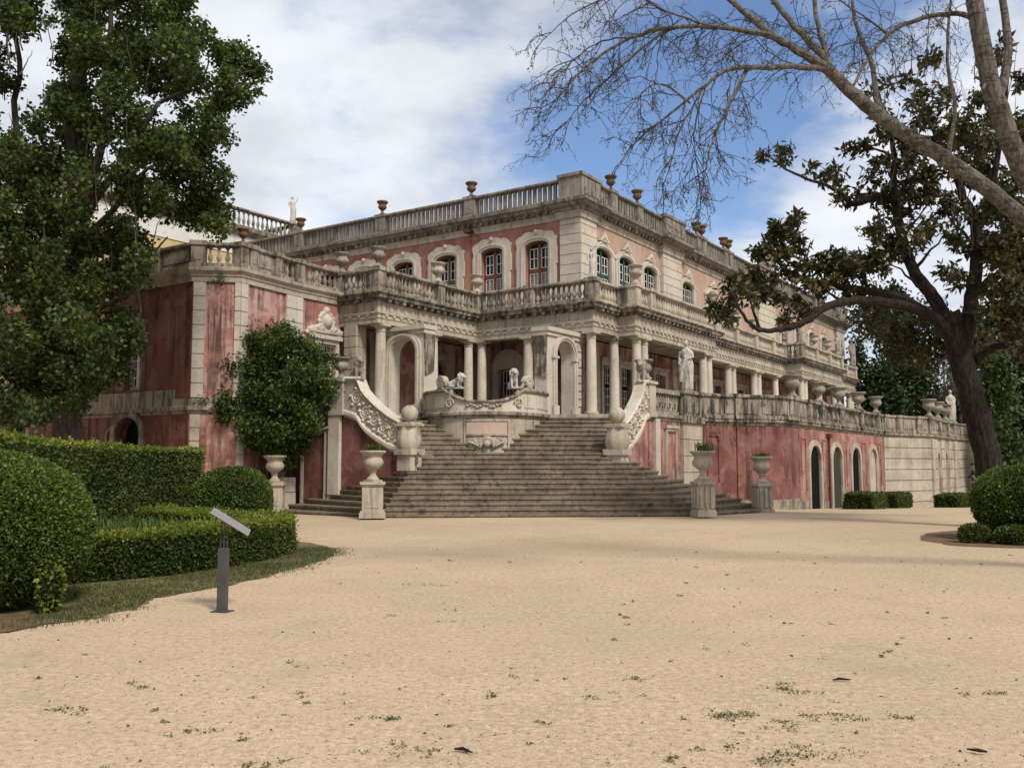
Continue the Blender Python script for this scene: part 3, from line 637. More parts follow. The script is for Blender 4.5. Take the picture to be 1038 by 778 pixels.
rf = MB(); rf.prism([(-12.3, 33.5), (-12.3, 8.2), (-11.3, 7.2), (-6.6, 7.5), (-6.6, 8.3), (2.9, 8.3), (2.9, 33.5)], 7.7, 7.9); rf.build('terrace_roof', WEATH, wing)
pl = MB(); pl.tube([f1.p(V1(12.5), 0, .06), f1.p(V1(12.5), 2.6, .06), f1.p(V1(12.3), 2.85, .03)], .035, 6); pl.build('drainpipe', WEATH, wing)

# ------------------------------------------------------------------ ochre block behind
och = house('ochre_palace_block', 'ochre and white palace block with balustrade rising behind the pink wing', 'palace block')
fy = Fr((-34, 25), (7.7, 25)); YO = [(34+u, 1.2, 10.6, 12.9, .25) for u in (-3.9, -9.5, -15, -20.5)]
m = MB(); wallpanel(m, fy, 0, fy.len, 6, 13.6, YO, .5); m.box(7.2, 7.7, 25.5, 40, 6, 13.6); m.build('wall', YELL, och)
m = MB(); m.box(-33.5, 7.1, 25.9, 40, 6, 15); m.build('light_block_core', DARK, och)  # added solid core, keeps light out of the block
m = MB(); m.sweep([(-34, 25), (7.7, 25), (7.7, 40)], [(-.3, 13.6), (.05, 13.6), (.05, 14.75), (-.3, 14.75)]); m.build('frieze', WHITEP, och)
m = MB(); m.sweep([(-34, 25), (7.7, 25), (7.7, 40)], [(-.3, 14.75), (.12, 14.75), (.2, 14.9), (.42, 15.0), (.48, 15.2), (.2, 15.25), (-.3, 15.25)]); m.build('cornice', WEATH, och)
for c0, *_ in YO: window(och, fy, c0, 1.2, 10.6, 12.9, .25, WHITE, 'arch', WHITEP, pad=.3)
balrun(och, (-34, 25.1), (7.6, 25.1), 15.25, 1.15, WEATH, [6, 12, 18, 24, 30, 36], (False, True), .7, kind='bal', sp=.36, r=.11, w=.34, n=6)
balrun(och, (7.6, 25.1), (7.6, 36), 15.25, 1.15, WEATH, [4], (False, True), .7, kind='bal', sp=.36, r=.11, w=.34, n=6)
# ------------------------------------------------------------------ grand staircase
st = house('grand_staircase', 'broad worn stone staircase spreading down from the palace terrace to the gravel', 'staircase')
BCX, BCY, BA, BB = -.95, 33.6, 2.20, 2.75
def bast(s, o=0.0):
    t = math.pi*s; a, b = BA+o, BB+o
    return Lp(BCX-a*math.cos(t), BCY-b*max(0, math.sin(t))**.95)
def lerp(a, b, t): return a+(b-a)*t
ELs = [(-10.9, 5.7), (-10.2, 5.8), (-9.5, 5.8), (-8.9, 5.8), (-8.9, 5.0), (-8.9, 4.6), (-8.9, 4.1), (-8.9, 3.4), (-8.9, 2.6), (-8.9, 2.2), (-8.9, 1.9), (-8.9, 1.6), (-8.9, 1.3)]
ERs = [(lerp(-1.0, -.15, k/7), lerp(-7.4, -3.36, k/7)) for k in range(8)]+[(lerp(-.15, -4.0, k/5), -3.36) for k in range(1, 6)]
def zs_(n): return .09+.154*(n-1) if n <= 13 else 1.938+(n-13)*(3.4-1.938)/9
rs_ = random.Random(3)
def jag(a, b, amp=.012):                        # slightly worn edge
    n = max(2, int((Vector(b)-Vector(a)).length/.55)); return [(lerp(a[0], b[0], k/n)+rs_.uniform(-amp, amp), lerp(a[1], b[1], k/n)+rs_.uniform(-amp, amp)) for k in range(n)]
def stepmesh(front, back, zlo, zhi):
    mb = MB(); f = []
    for a, b in zip(front, front[1:]): f += jag(a, b)
    f.append(front[-1])
    mb.prism([(p[0], p[1]) for p in f]+back, zhi-.055, zhi)
    k = .035
    fl = [Vector(p) for p in f]; inn = []
    for i, p in enumerate(fl):
        d = (fl[min(i+1, len(fl)-1)]-fl[max(i-1, 0)]).normalized(); inn.append((p.x-d.y*k, p.y+d.x*k))
    mb.prism(inn+back, zlo, zhi-.055)
    return mb
for n in range(1, 14):
    q = (n-1)/12
    Bn = Lp(lerp(-3.9, -3.0, q), lerp(26.95, 29.95, q)); Cn = Lp(lerp(5.7, 3.5, q), lerp(27.75, 30.35, q))
    el, er = ELs[n-1], ERs[n-1]
    back = ([(-.1, -3.37)] if n < 8 else [])+[(.9, -3.37), (.9, 4), (-6, 7.6), (-8.7, 7.6)]+([(-8.9, 5.9)] if n < 5 else [])
    stepmesh([el, Bn, Cn, er], back, -.6 if n == 1 else zs_(n)-.35, zs_(n)).build('step', STEP, st)
for n in range(14, 22):
    q = (n-14)/8
    fx = min(.985, (n-14+.25)/7.3); sA = math.acos(-fx)/math.pi
    A = bast(sA, -.12); Rn = (lerp(-3.75, -.8, q), -3.36)
    stepmesh([A, Rn], [(.9, -3.36), (.9, .6), (-3.2, .9)], zs_(n)-.35, zs_(n)).build('step', STEP, st)
    A3 = bast(1-sA, -.12); Ln = (-8.95, lerp(1.9, 4.85, q))
    stepmesh([Ln, A3], [(-4.7, 2.4), (-4.9, 4.9), (-5, 7.6), (-8.95, 7.6)], zs_(n)-.35, zs_(n)).build('step', STEP, st)
land = [(-8.8, 7.9), (-8.8, 4.85), (-5.2, 4.75)]+[bast(k/30) for k in range(31)]+[(-2.2, .45), (-.8, -3.2), (1.5, -3.2), (2.7, -3.24), (3.4, -3.5), (4.05, -3.98), (4.68, -4.62), (5.42, -5.12), (6.5, -5.24), (24, -5.24), (40, -5.24), (40, 2.4), (2.6, 2.4), (2.6, 7.9)]
m = MB(); m.prism(land, -1.8, 3.4); tag(m.build('landing', LIME, st), 'pale stone landing and curved bastion wall')
bp = [bast(k/40) for k in range(41)]
m = MB(); m.sweep(bp, [(-.1, 3.12), (.03, 3.12), (.05, 3.18), (.12, 3.22), (.12, 3.30), (.04, 3.34), (-.1, 3.34)]); m.build('bastion_moulding', WEATH, st)
def btop(s):
    d = abs(s-.5)
    if d > .19: return 4.02
    x = d/.19; return 3.60+.36*(x**2.4)
def bparapet():
    m = MB(); cp = MB(); r1 = []; r2 = []
    for k in range(81):
        s = k/80; z = btop(s); po, pi_ = bast(s, .03), bast(s, -.22); co, ci = bast(s, .10), bast(s, -.28)
        r1.append([(*po, 3.34), (*po, z), (*pi_, z), (*pi_, 3.34)]); r2.append([(*co, z), (*bast(s, .12), z+.05), (*co, z+.10), (*ci, z+.10), (*ci, z)])
    m.rings(r1); o = m.build('bastion_parapet', LIME2, st); cp.rings(r2); cp.build('coping', WEATH, o)
    for a, b in ((.03, .11), (.12, .20), (.22, .29), (.71, .78), (.80, .88), (.89, .97)):
        rr = [[(*bast(lerp(a, b, k/5), .02), 3.46), (*bast(lerp(a, b, k/5), .055), 3.48), (*bast(lerp(a, b, k/5), .055), 3.88), (*bast(lerp(a, b, k/5), .02), 3.9)] for k in range(6)]; pn = MB(); pn.rings(rr); pn.build('raised_panel', LIME2, o)
    sc = MB()
    for s0, sg in ((.325, 1), (.675, -1)):
        for rr, zc, ds in ((.20, 3.62, 0), (.10, 3.95, .004)):
            pts = []
            for k in range(26): t = k/25*4.2*math.pi/1.5; r = rr*(1-k/30); pts.append((*bast(s0+sg*(ds+r*math.cos(t)/8.2), .07), zc+r*math.sin(t)))
            sc.tube(pts, .035, 6)
        sc.tube([(*bast(s0+sg*.012*k/6, .07), 3.72+.05*k) for k in range(8)], .05, 6)
    for sx in np.linspace(.42, .58, 11): sc.ell((*bast(sx, .05), 3.52+.05*math.sin(sx*90)), (.07, .07, .05), 8, 6)
    sc.build('carved_scroll', LIME, o)
    fp = MB()
    for a, b, c0, c1 in ((.412, .618, 3.0, 3.05), (.412, .618, 2.52, 2.57)):
        fp.rings([[(*bast(lerp(a, b, k/8), -.01), c0), (*bast(lerp(a, b, k/8), .05), c0), (*bast(lerp(a, b, k/8), .05), c1), (*bast(lerp(a, b, k/8), -.01), c1)] for k in range(9)])
    for a, b in ((.404, .411), (.619, .626), (.215, .225), (.775, .785)): fp.rings([[(*bast(a, -.01), 2.1), (*bast(a, .05), 2.1), (*bast(b, .05), 2.1), (*bast(b, -.01), 2.1)], [(*bast(a, -.01), 3.1), (*bast(a, .05), 3.1), (*bast(b, .05), 3.1), (*bast(b, -.01), 3.1)]])
    fp.build('panel_frame', LIME, st)
    mt = stone('bastion_pink_stone', (.50, .375, .31), (.44, .33, .275), (.25, .19, .15), .55, .78, .4, sc=2, seed=20)
    pp = MB(); pp.rings([[(*bast(lerp(.415, .615, k/8), -.01), 2.575), (*bast(lerp(.415, .615, k/8), .02), 2.575), (*bast(lerp(.415, .615, k/8), .02), 2.995), (*bast(lerp(.415, .615, k/8), -.01), 2.995)] for k in range(9)]); pp.build('bastion_panel', mt, st)
    sh = MB()
    for k in range(9):
        a = math.pi*(k/8); sh.ell((*bast(.515+.030*math.cos(a), .10), 2.22+.20*math.sin(a)), (.075, .075, .10), 8, 6)
    sh.ell((*bast(.515, .1), 2.24), (.13, .13, .13))
    for sg in (-1, 1):
        for k in range(9): sh.ell((*bast(.515+sg*(.025+.0070*k), .09), 2.34+.07*math.sin(k*1.5)), (.06, .06, .055-.002*k), 8, 6)
        for k in range(5): sh.ell((*bast(.515+sg*(.03+.012*k), .09), 2.14+.04*k), (.06, .06, .05), 8, 6)
    sh.build('carved_shell', LIME, st, remesh=.018)
bparapet()
# side walls with their ramped parapets
SC = [(0, 2.82, 1.96), (.2, 3.05, 2.10), (.4, 3.36, 2.34), (.58, 3.70, 2.60), (.67, 3.92, 2.80), (.725, 4.18, 2.96), (.77, 4.34, 3.08), (1.0, 4.36, 3.24)]
def ramp(fr, t0, t1, outer_lo, outer_hi, wallmat, name):
    """fr runs uphill or downhill; t0 ball end, t1 pier end"""
    rings = []; cop = []; mo2 = []; wr_ = []
    for s, zt, zb in SC:
        t = lerp(t0, t1, s)
        rings.append([fr.p(t, zb, .03), fr.p(t, zt, .03), fr.p(t, zt, -.27), fr.p(t, zb, -.27)])
        cop.append([fr.p(t, zt, .10), fr.p(t, zt+.06, .13), fr.p(t, zt+.13, .06), fr.p(t, zt+.13, -.32), fr.p(t, zt, -.36)])
        mo2.append([fr.p(t, zb-.10, .02), fr.p(t, zb, .12), fr.p(t, zb+.10, .12), fr.p(t, zb+.16, .06), fr.p(t, zb+.16, .02)])
        wr_.append([fr.p(t, -.6, 0), fr.p(t, zb, 0), fr.p(t, zb, -.25), fr.p(t, -.6, -.25)])
    a = MB(); a.rings(rings); o = a.build('ramp_parapet', LIME, st)
    a = MB(); a.rings(cop); a.build('coping', LIME2, o); a = MB(); a.rings(mo2); a.build('moulding', LIME2, o)
    a = MB(); a.rings(wr_); a.build('side_wall', wallmat, st)
    a = MB()
    for i, s in enumerate((.13, .29, .45, .61, .78)):
        t = lerp(t0, t1, s); zt = np.interp(s, [q[0] for q in SC], [q[1] for q in SC]); zb = np.interp(s, [q[0] for q in SC], [q[2] for q in SC]); zc = (zt+zb)/2+.05; rr = .24
        pts = [fr.p(t+rr*(1-k/32)*math.cos(k/30*4.4*math.pi+i*math.pi), zc+rr*(1-k/32)*math.sin(k/30*4.4*math.pi+i*math.pi), .025) for k in range(31)]
        a.tube(pts, [.045*(1-k/60) for k in range(31)], 6)
        for k in range(5): a.ell(fr.p(t+.26*math.cos(k*1.3+i), zc+.30*math.sin(k*1.3+i), .04), (.07, .07, .06), 8, 6)
    a.build('carved_scroll', LIME2, o, smooth=60)
def ballped(name, u, v, label):
    r = empty(name, Wp(u, v, 0), RZ, label=label, cat='ball finial', group='ball topped pedestals at the foot of the upper flights')
    a = MB(); a.box(-.28, .28, -.28, .28, 1.35, 1.86); a.box(-.35, .35, -.35, .35, 1.86, 2.05); a.build('base', LIME, r)
    a = MB()
    def oct(t, z): return 1+.09*abs(math.cos(4*t))**.6-.04
    a.lathe([(.33, 2.05), (.36, 2.10), (.395, 2.28), (.385, 2.42), (.33, 2.62), (.31, 2.72), (.33, 2.77)], n=32, fn=oct); a.build('body', LIME, r, smooth=50)
    a = MB(); a.box(-.33, .33, -.33, .33, 2.77, 2.84); a.box(-.29, .29, -.29, .29, 2.84, 2.90); a.build('cap', LIME, r)
    a = MB(); a.ell((0, 0, 3.17), (.275, .275, .275), 24, 18); a.build('ball', LIME, r, smooth=180)
    return r
frLs = Fr((-9.0, 7.6), (-9.0, 1.3)); frRs = Fr((-4.4, -3.45), (1.7, -3.45))
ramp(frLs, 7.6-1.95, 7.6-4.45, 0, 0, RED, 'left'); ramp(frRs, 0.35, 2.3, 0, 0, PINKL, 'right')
ballped('ball_pedestal', -8.85, 1.74, 'stone pedestal with ball on the left side of the stairs')
ballped('ball_pedestal', -4.28, -3.32, 'stone pedestal with ball on the right side of the stairs')
# left flank: urn pier, white pilaster, blind door, landing parapet
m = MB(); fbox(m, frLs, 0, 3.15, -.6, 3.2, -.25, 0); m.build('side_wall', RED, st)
m = MB(); fbox(m, frLs, 2.52, 3.02, -.3, 3.24, .002, .14); m.build('pilaster', LIME2, st)
def blinddoor(fr, c, w, z0, zt, mat, inner):
    a = MB(); ring(a, fr, opening_path(c, w, z0, zt, 0), opening_path(c, w, z0, zt, 0, 4, .13), -.02, .07); ring(a, fr, opening_path(c, w, z0, zt, 0, 4, .04), opening_path(c, w, z0, zt, 0, 4, .09), .068, .10); fbox(a, fr, c-w/2-.2, c+w/2+.2, zt+.132, zt+.24, -.02, .14)
    o = a.build('blind_door', mat, st); a = MB(); fbox(a, fr, c-w/2, c+w/2, z0, zt, -.02, .02); a.build('door_leaf', inner, o)
blinddoor(frLs, 7.6-5.84, 1.0, -.1, 2.6, LIME, RED)
def lpier(u, v, z0, z1, w, mat, name='urn_pier'):
    a = MB(); a.box(u-w/2, u+w/2, v-w/2, v+w/2, z0, z1-.1); a.box(u-w/2-.06, u+w/2+.06, v-w/2-.06, v+w/2+.06, z1-.1, z1); a.box(u-w/2-.04, u+w/2+.04, v-w/2-.04, v+w/2+.04, z0, z0+.16); a.build(name, mat, st)
lpier(-8.86, 4.72, 3.2, 4.42, .56, LIME)
m = MB(); m.sweep([(-9.0, 7.3), (-9.0, 4.45)], [(-.3, 3.18), (.05, 3.18), (.10, 3.24), (.10, 3.34), (.03, 3.36), (-.3, 3.36)]); m.build('landing_moulding', WEATH, st)
baystrip(st, (-8.86, 7.2), (-8.86, 5.0), 3.36, 1.0, WEATH, kind='panel')
# right flank: urn pier, pierced panel, blind door, quoined pier with the statue
m = MB(); fbox(m, frRs, 2.15, 5.0, -.6, 3.12, -.25, 0); m.build('side_wall', PINKL, st)
m = MB(); fbox(m, frRs, 2.62, 3.0, -.3, 3.16, .002, .10); m.build('pilaster', LIME2, st)
blinddoor(frRs, 4.02, .74, 1.0, 2.72, LIME, PINKL)
lpier(-1.98, -3.3, 3.2, 4.46, .50, LIME)
m = MB(); m.sweep([(-2.2, -3.45), (.5, -3.45)], [(-.3, 3.12), (.03, 3.12), (.05, 3.2), (.12, 3.24), (.12, 3.32), (.03, 3.36), (-.3, 3.36)]); m.build('landing_moulding', WEATH, st)
frp = Fr((-1.72, -3.42), (.52, -3.42)); m = MB(); fbox(m, frp, 0, frp.len, 3.36, 3.48, -.16, .0); fbox(m, frp, 0, frp.len, 4.10, 4.26, -.2, .05)
for k in range(5):
    c0 = (k+.5)*frp.len/5
    m.tube([frp.p(c0+.17*math.cos(t), 3.79+.30*math.sin(t), -.08) for t in np.linspace(0, 2*math.pi, 15)], .05, 6); m.ell(frp.p(c0, 3.79, -.08), (.09, .09, .09), 8, 6)
    m.tube([frp.p(c0-.16, 3.5, -.08), frp.p(c0+.16, 4.1, -.08)], .03, 5); m.tube([frp.p(c0+.16, 3.5, -.08), frp.p(c0-.16, 4.1, -.08)], .03, 5)
m.build('pierced_panel', GREYST, st)
quoin(st, Fr((.58, -3.45), (2.42, -3.45)), 0, 1.84, -.6, 3.1, RUST, d0=-.4, d1=.12, hgt=.62, name='quoined_pier')
m = MB(); m.box(.52, 2.48, -3.66, -2.9, 3.1, 3.36); m.box(.66, 2.34, -3.58, -3.0, 3.36, 4.2); m.box(.56, 2.44, -3.66, -2.92, 4.2, 4.32); m.box(.85, 1.35, -3.61, -3.57, 3.5, 4.08); m.box(1.6, 2.15, -3.61, -3.57, 3.5, 4.08); m.build('statue_pedestal', TERR, st)

# ------------------------------------------------------------------ terrace wall to the right
tw = house('terrace_wall', 'long red and pink terrace wall with arched doors under a stone balustrade', 'terrace wall')
CUR = [(2.40, -3.5), (2.9, -3.53), (3.6, -3.79), (4.25, -4.25), (4.9, -4.9), (5.6, -5.4), (6.6, -5.6)]
def curvewall(mat, z0, z1, o0, o1, name, extra=0):
    m = MB(); m.sweep(CUR+[(8.2, -5.6)], [(o0, z0), (o1, z0), (o1, z1), (o0, z1)]); return m.build(name, mat, tw)
curvewall(RED, -1.5, 3.1, -.3, 0, 'red_wall'); curvewall(WEATH, -1.5, .12, -.1, .06, 'plinth')
frW = Fr((8.2, -5.6), (24, -5.6)); DU = [10.3, 13.95, 17.6, 21.4]; DW = 1.66
m = MB(); wallpanel(m, frW, 0, frW.len, -1.8, 3.1, [(u-8.2, DW, -1.8, 1.55, DW/2) for u in DU], .3); m.build('pink_wall', PINKL, tw)
m = MB()
x = 0
for u in DU+[24.6]:
    if u-DW/2-.25-8.2 > x: fbox(m, frW, x, min(u-DW/2-.25-8.2, frW.len), -1.8, -.05-.028*x, -.1, .05)
    x = u+DW/2+.25-8.2
m.build('plinth', WEATH, tw)
for i, u in enumerate(DU):
    a = MB(); ring(a, frW, opening_path(u-8.2, DW, -1.6, 1.55, DW/2, 16), opening_path(u-8.2, DW, -1.6, 1.55, DW/2, 16, .25, DW/2+.25), -.02, .09); o = a.build('arched_doorway', LIME, tw)
    a = MB(); fbox(a, frW, u-8.2-.88, u-8.2+.88, -1.7, 2.5, -.12, -.04)
    if i in (0, 2):
        for k in range(8): fbox(a, frW, u-9.0+.2*k, u-9.0+.2*k+.012, -1.6, 2.3, -.045, -.03)
    a.build('door', [DKGREEN, GREENM, DKGREEN, LIME][i], o)
for ua, ub in ((8.3, 9.0), (11.6, 12.3), (15.4, 15.9), (19.0, 19.8), (22.7, 23.4)):
    a = MB(); fr_ = Fr((ua, -5.6), (ub, -5.6)); L = fr_.len; ring(a, fr_, [(0.06, .5), (0.06, 2.64), (L-.06, 2.64), (L-.06, .5)], [(0, .44), (0, 2.7), (L, 2.7), (L, .44)], -.01, .045); a.build('wall_moulding', PINKL, tw)
frc = Fr((2.9, -3.53), (3.6, -3.79)); a = MB(); ring(a, frc, [(.06, .9), (.06, 2.66), (.64, 2.66), (.64, .9)], [(0, .84), (0, 2.72), (.70, 2.72), (.70, .84)], -.01, .05); a.build('wall_moulding', RED, tw)
frc = Fr((4.25, -4.25), (5.6, -5.4)); a = MB(); fbox(a, frc, 0, .10, .2, 3.1, -.02, .06); fbox(a, frc, .4, .44, .2, 3.1, -.02, .05); a.build('wall_moulding', RED, tw)
m = MB(); p0 = frW.p(4.25, 0, .09); m.tube([(p0[0], p0[1], -.9), (p0[0], p0[1], 2.75)], .055, 8); m.box(p0[0]-.16, p0[0]+.16, p0[1]-.12, p0[1]+.1, 2.75, 2.95); m.build('drainpipe', IRON, tw)
ALL = CUR+[(24.0, -5.6)]
m = MB(); m.sweep(ALL, [(-.3, 3.1), (.02, 3.1), (.05, 3.18), (.13, 3.24), (.13, 3.33), (.03, 3.36), (-.3, 3.36)]); m.build('string_course', TERR, tw)
for a, b in zip(CUR, CUR[1:]): baystrip(tw, a, b, 3.36, .98, TERR, kind='panel', w=.3)
for p in (CUR[3], CUR[6]): pier(tw, p, (1, -.4), 3.36, .98, TERR, .42)
balrun(tw, (6.6, -5.6), (24, -5.6), 3.36, .98, TERR, [.75, 2.7, 4.7, 8.2, 12.1, 15.9], (False, True), .52, kind=['panel', 'panel', 'bal', 'bal', 'bal', 'bal', 'bal'], r=.095, sp=.27)
# stone continuation
sw = house('stone_terrace_wall', 'pale rusticated stone terrace wall with arched niches at the far right', 'terrace wall')
SP = [(24.0, -5.62), Lp(25.2, 55.4), Lp(30.0, 62.6), Lp(34, 67.5), Lp(48, 80)]
g1, g2, g3, g4 = [Fr(a, b) for a, b in zip(SP, SP[1:])]
m = MB()
for f, ops in ((g1, []), (g2, [(3.0, 1.1, -2, 1.7, .55), (6.0, 1.1, -2, 1.7, .55)]), (g3, []), (g4, [])):
    wallpanel(m, f, 0, f.len, -2, 3.1, ops, .6)
m.build('wall', RUST, sw)
m = MB(); m.prism([SP[0], SP[1], SP[2], SP[3], SP[4], (SP[4][0], 8), (24, 8)][::-1], -2, 3.0) if False else None
jt = MB()
for f in (g1, g3):
    for k in range(8): fbox(jt, f, .03, f.len-.03, -1.9+k*.63, -1.9+k*.63+.58, -.02, .06)
for (a, b) in ((0, 2.35), (3.65, 5.35), (6.65, g2.len)):
    for k in range(8): fbox(jt, g2, a+.02, b-.02, -1.9+k*.63, -1.9+k*.63+.58, -.02, .06)
jt.build('stone_courses', RUST, sw)
m = MB()
for c0 in (3.0, 6.0): fbox(m, g2, c0-.6, c0+.6, -2, 2.4, -.58, -.4)
m.build('niche_back', RUST, sw)
m = MB(); m.sweep(SP, [(-.4, 3.1), (.08, 3.1), (.2, 3.2), (.2, 3.33), (.03, 3.36), (-.4, 3.36)]); m.build('string_course', WEATH, sw)
balrun(sw, SP[0], SP[1], 3.36, .98, WEATH, [1.5, 3.6], (True, True), .6, kind='panel')
balrun(sw, SP[1], SP[2], 3.36, .98, WEATH, [3.0, 6.0], (False, True), .6, kind='bal')
balrun(sw, SP[2], SP[3], 3.36, .98, WEATH, [], (False, True), .8, kind='panel'); balrun(sw, SP[3], SP[4], 3.36, .98, WEATH, [6, 12], (False, True), .6, kind='bal')
for f in (g2, g3): quoin(sw, f, -.05, .75, -2, 3.08, RUST, hgt=.63, d1=.14)
# ------------------------------------------------------------------ urns
def urn0(name, mat, prof, H, plinth=.0, fluted=True, n=24):
    """one urn with its bowl, foot and rim; origin at its underside"""
    r = empty(name)
    def fl(t, z): return 1+(.03*math.cos(12*t) if fluted and .42*H < z < .66*H else 0)
    k = next(i for i, p in enumerate(prof) if p[1] >= .36)
    a = MB(); a.lathe([(p*H, z*H) for p, z in prof[k:-5]], n=n, fn=fl); a.build('bowl', mat, r, smooth=50)
    a = MB(); a.box(-.21*H, .21*H, -.21*H, .21*H, 0, .06*H); a.lathe([(p*H, z*H) for p, z in prof[:k+1]], n=n); a.build('foot', mat, r, smooth=50)
    a = MB(); a.lathe([(p*H, z*H) for p, z in prof[-6:]], n=n); a.build('rim', mat, r, smooth=50)
    a = MB(); a.lathe([(.33*H, .935*H), (.33*H, .945*H)], n=n); a.build('soil', HEDGECORE, r)
    return r
GARDEN = [(.20, .06), (.205, .09), (.16, .13), (.105, .20), (.10, .28), (.13, .31), (.115, .33), (.13, .36), (.20, .41), (.29, .49), (.325, .58), (.31, .66), (.275, .72), (.27, .77), (.30, .82), (.37, .88), (.40, .90), (.405, .94), (.385, .96), (.35, .95)]
ROOFU = [(.20, .06), (.20, .10), (.12, .16), (.085, .24), (.09, .33), (.15, .36), (.22, .42), (.29, .52), (.30, .60), (.25, .66), (.25, .72), (.31, .80), (.37, .86), (.39, .90), (.39, .95), (.37, .97), (.33, .95)]
BALC = [(.20, .06), (.19, .10), (.13, .15), (.10, .24), (.14, .28), (.11, .31), (.15, .36), (.26, .44), (.33, .53), (.33, .60), (.27, .68), (.26, .76), (.31, .84), (.37, .89), (.38, .93), (.36, .95), (.33, .94)]
protos = {'garden': urn0('garden_urn', URNST, GARDEN, 1.0), 'roof': urn0('roof_urn', TERRA, ROOFU, 1.0), 'balc': urn0('stone_urn', URNST, BALC, 1.0), 'grey': urn0('stone_urn', GREYST, BALC, 1.0), 'terr': urn0('garden_urn', GREYST, GARDEN, 1.0)}
used = set()
def put_urn(kind, loc, H, label, group, cat='urn'):
    p = protos[kind]
    o = p if kind not in used else copy_tree(p); used.add(kind)
    o.location = loc; o.scale = (H, H, H); o.rotation_euler = (0, 0, RZ)
    return tag(o, label, cat, group)
def leafquads(P, size, rng, aspect=.55, up=.25, fold=.18, dirs=None):
    n = len(P); d = rng.normal(size=(n, 3)) if dirs is None else dirs+rng.normal(size=(n, 3))*.35
    d[:, 2] += up*0; d /= np.linalg.norm(d, axis=1)[:, None]
    q = rng.normal(size=(n, 3)); q[:, 2] += up*2; s = np.cross(d, q); s /= np.linalg.norm(s, axis=1)[:, None]+1e-9
    nn = np.cross(s, d); sz = (size*rng.uniform(.65, 1.3, n))[:, None]
    V = np.empty((n, 4, 3)); V[:, 0] = P; V[:, 2] = P+d*sz
    V[:, 1] = P+d*sz*.45+s*sz*aspect*.5+nn*sz*fold*.5; V[:, 3] = P+d*sz*.45-s*sz*aspect*.5+nn*sz*fold*.5
    return V
def blades(P, h, w_, rng, lean=.35):
    n = len(P); a = rng.uniform(0, 2*math.pi, n); hh = h*rng.uniform(.55, 1.2, n); L = lean*rng.uniform(.2, 1.3, n)
    out = np.stack([np.cos(a), np.sin(a), np.zeros(n)], 1); sd_ = np.stack([-np.sin(a), np.cos(a), np.zeros(n)], 1)*(w_*rng.uniform(.6, 1.2, n))[:, None]
    up = np.array([0, 0, 1.0]); m = P+up*(hh*.6)[:, None]+out*(hh*L*.4)[:, None]; t = P+up*(hh*(1-.25*L))[:, None]+out*(hh*L)[:, None]
    V1_ = np.stack([P-sd_, P+sd_, m+sd_*.8, m-sd_*.8], 1); V2_ = np.stack([m-sd_*.8, m+sd_*.8, t+sd_*.1, t-sd_*.1], 1)
    return np.concatenate([V1_, V2_])
def urnplant(loc, r, h, label, n=70, mat=None, group='plants growing in the urns'):
    P = np.array(loc)+np.c_[RNG.normal(size=(n, 2))*r*.5, np.zeros(n)]
    o = rawmesh('urn_plant', blades(P, h, .016, RNG, .8)-np.array(loc), mat or LF_STRAP); o.location = loc
    return tag(o, label, 'plant', group)
# four urns on tall pedestals at the foot of the stairs
for (x, y, z, lab, plab, pc) in ((-7.72, 30.0, -.02, 'carved stone urn on tall pedestal beside the dark leafed shrub', 'broad leaved plant in the urn beside the dark leafed shrub', 1),
                          (-4.0, 26.5, .09, 'carved stone urn on pedestal in front of the left stair flight', 'grassy tuft in the urn in front of the left stair flight', 1),
                          (5.62, 27.15, .09, 'carved stone urn with fern tuft on fluted pedestal right of the stairs', 'dark green fern in the urn right of the stairs', 1.3),
                          (8.28, 30.55, -.05, 'carved stone urn on fluted pedestal before the red wall, farthest right of four', 'low green plant in the urn before the red wall', .7)):
    r = empty('pedestal', (x, y, z), R(8) if x < 0 else R(12), label=lab.replace('carved stone urn on', 'pale stone pedestal under urn,').replace('carved stone urn with fern tuft on', 'pale stone pedestal under urn with fern,'), cat='pedestal', group='pedestals at the foot of the stairs')
    k = 1.0 if x < 0 else .80
    a = MB(); a.box(-.29*k, .29*k, -.29*k, .29*k, .16, .86)
    if x > 0:
        for e in (-.17, 0, .17):
            for sg in (-1, 1): a.box(e-.05, e+.05, sg*.25-.03, sg*.25+.03, .2, .82); a.box(sg*.25-.03, sg*.25+.03, e-.05, e+.05, .2, .82)
    else:
        a.box(-.2, .2, -.305, .305, .24, .80); a.box(-.305, .305, -.2, .2, .24, .80)
    a.build('shaft', URNST, r); a = MB(); a.box(-.37*k, .37*k, -.37*k, .37*k, -.05, .10); a.box(-.34*k, .34*k, -.34*k, .34*k, .10, .16); a.build('base', URNST, r)
    a = MB(); a.box(-.33*k, .33*k, -.33*k, .33*k, .86, .90); a.box(-.36*k, .36*k, -.36*k, .36*k, .90, .97); a.build('cap', URNST, r)
    put_urn('garden', (x, y, z+.97), .93, lab, 'urns on pedestals at the foot of the stairs')
    urnplant((x, y, z+.97+.86), .22, .26*pc, plab, 110)
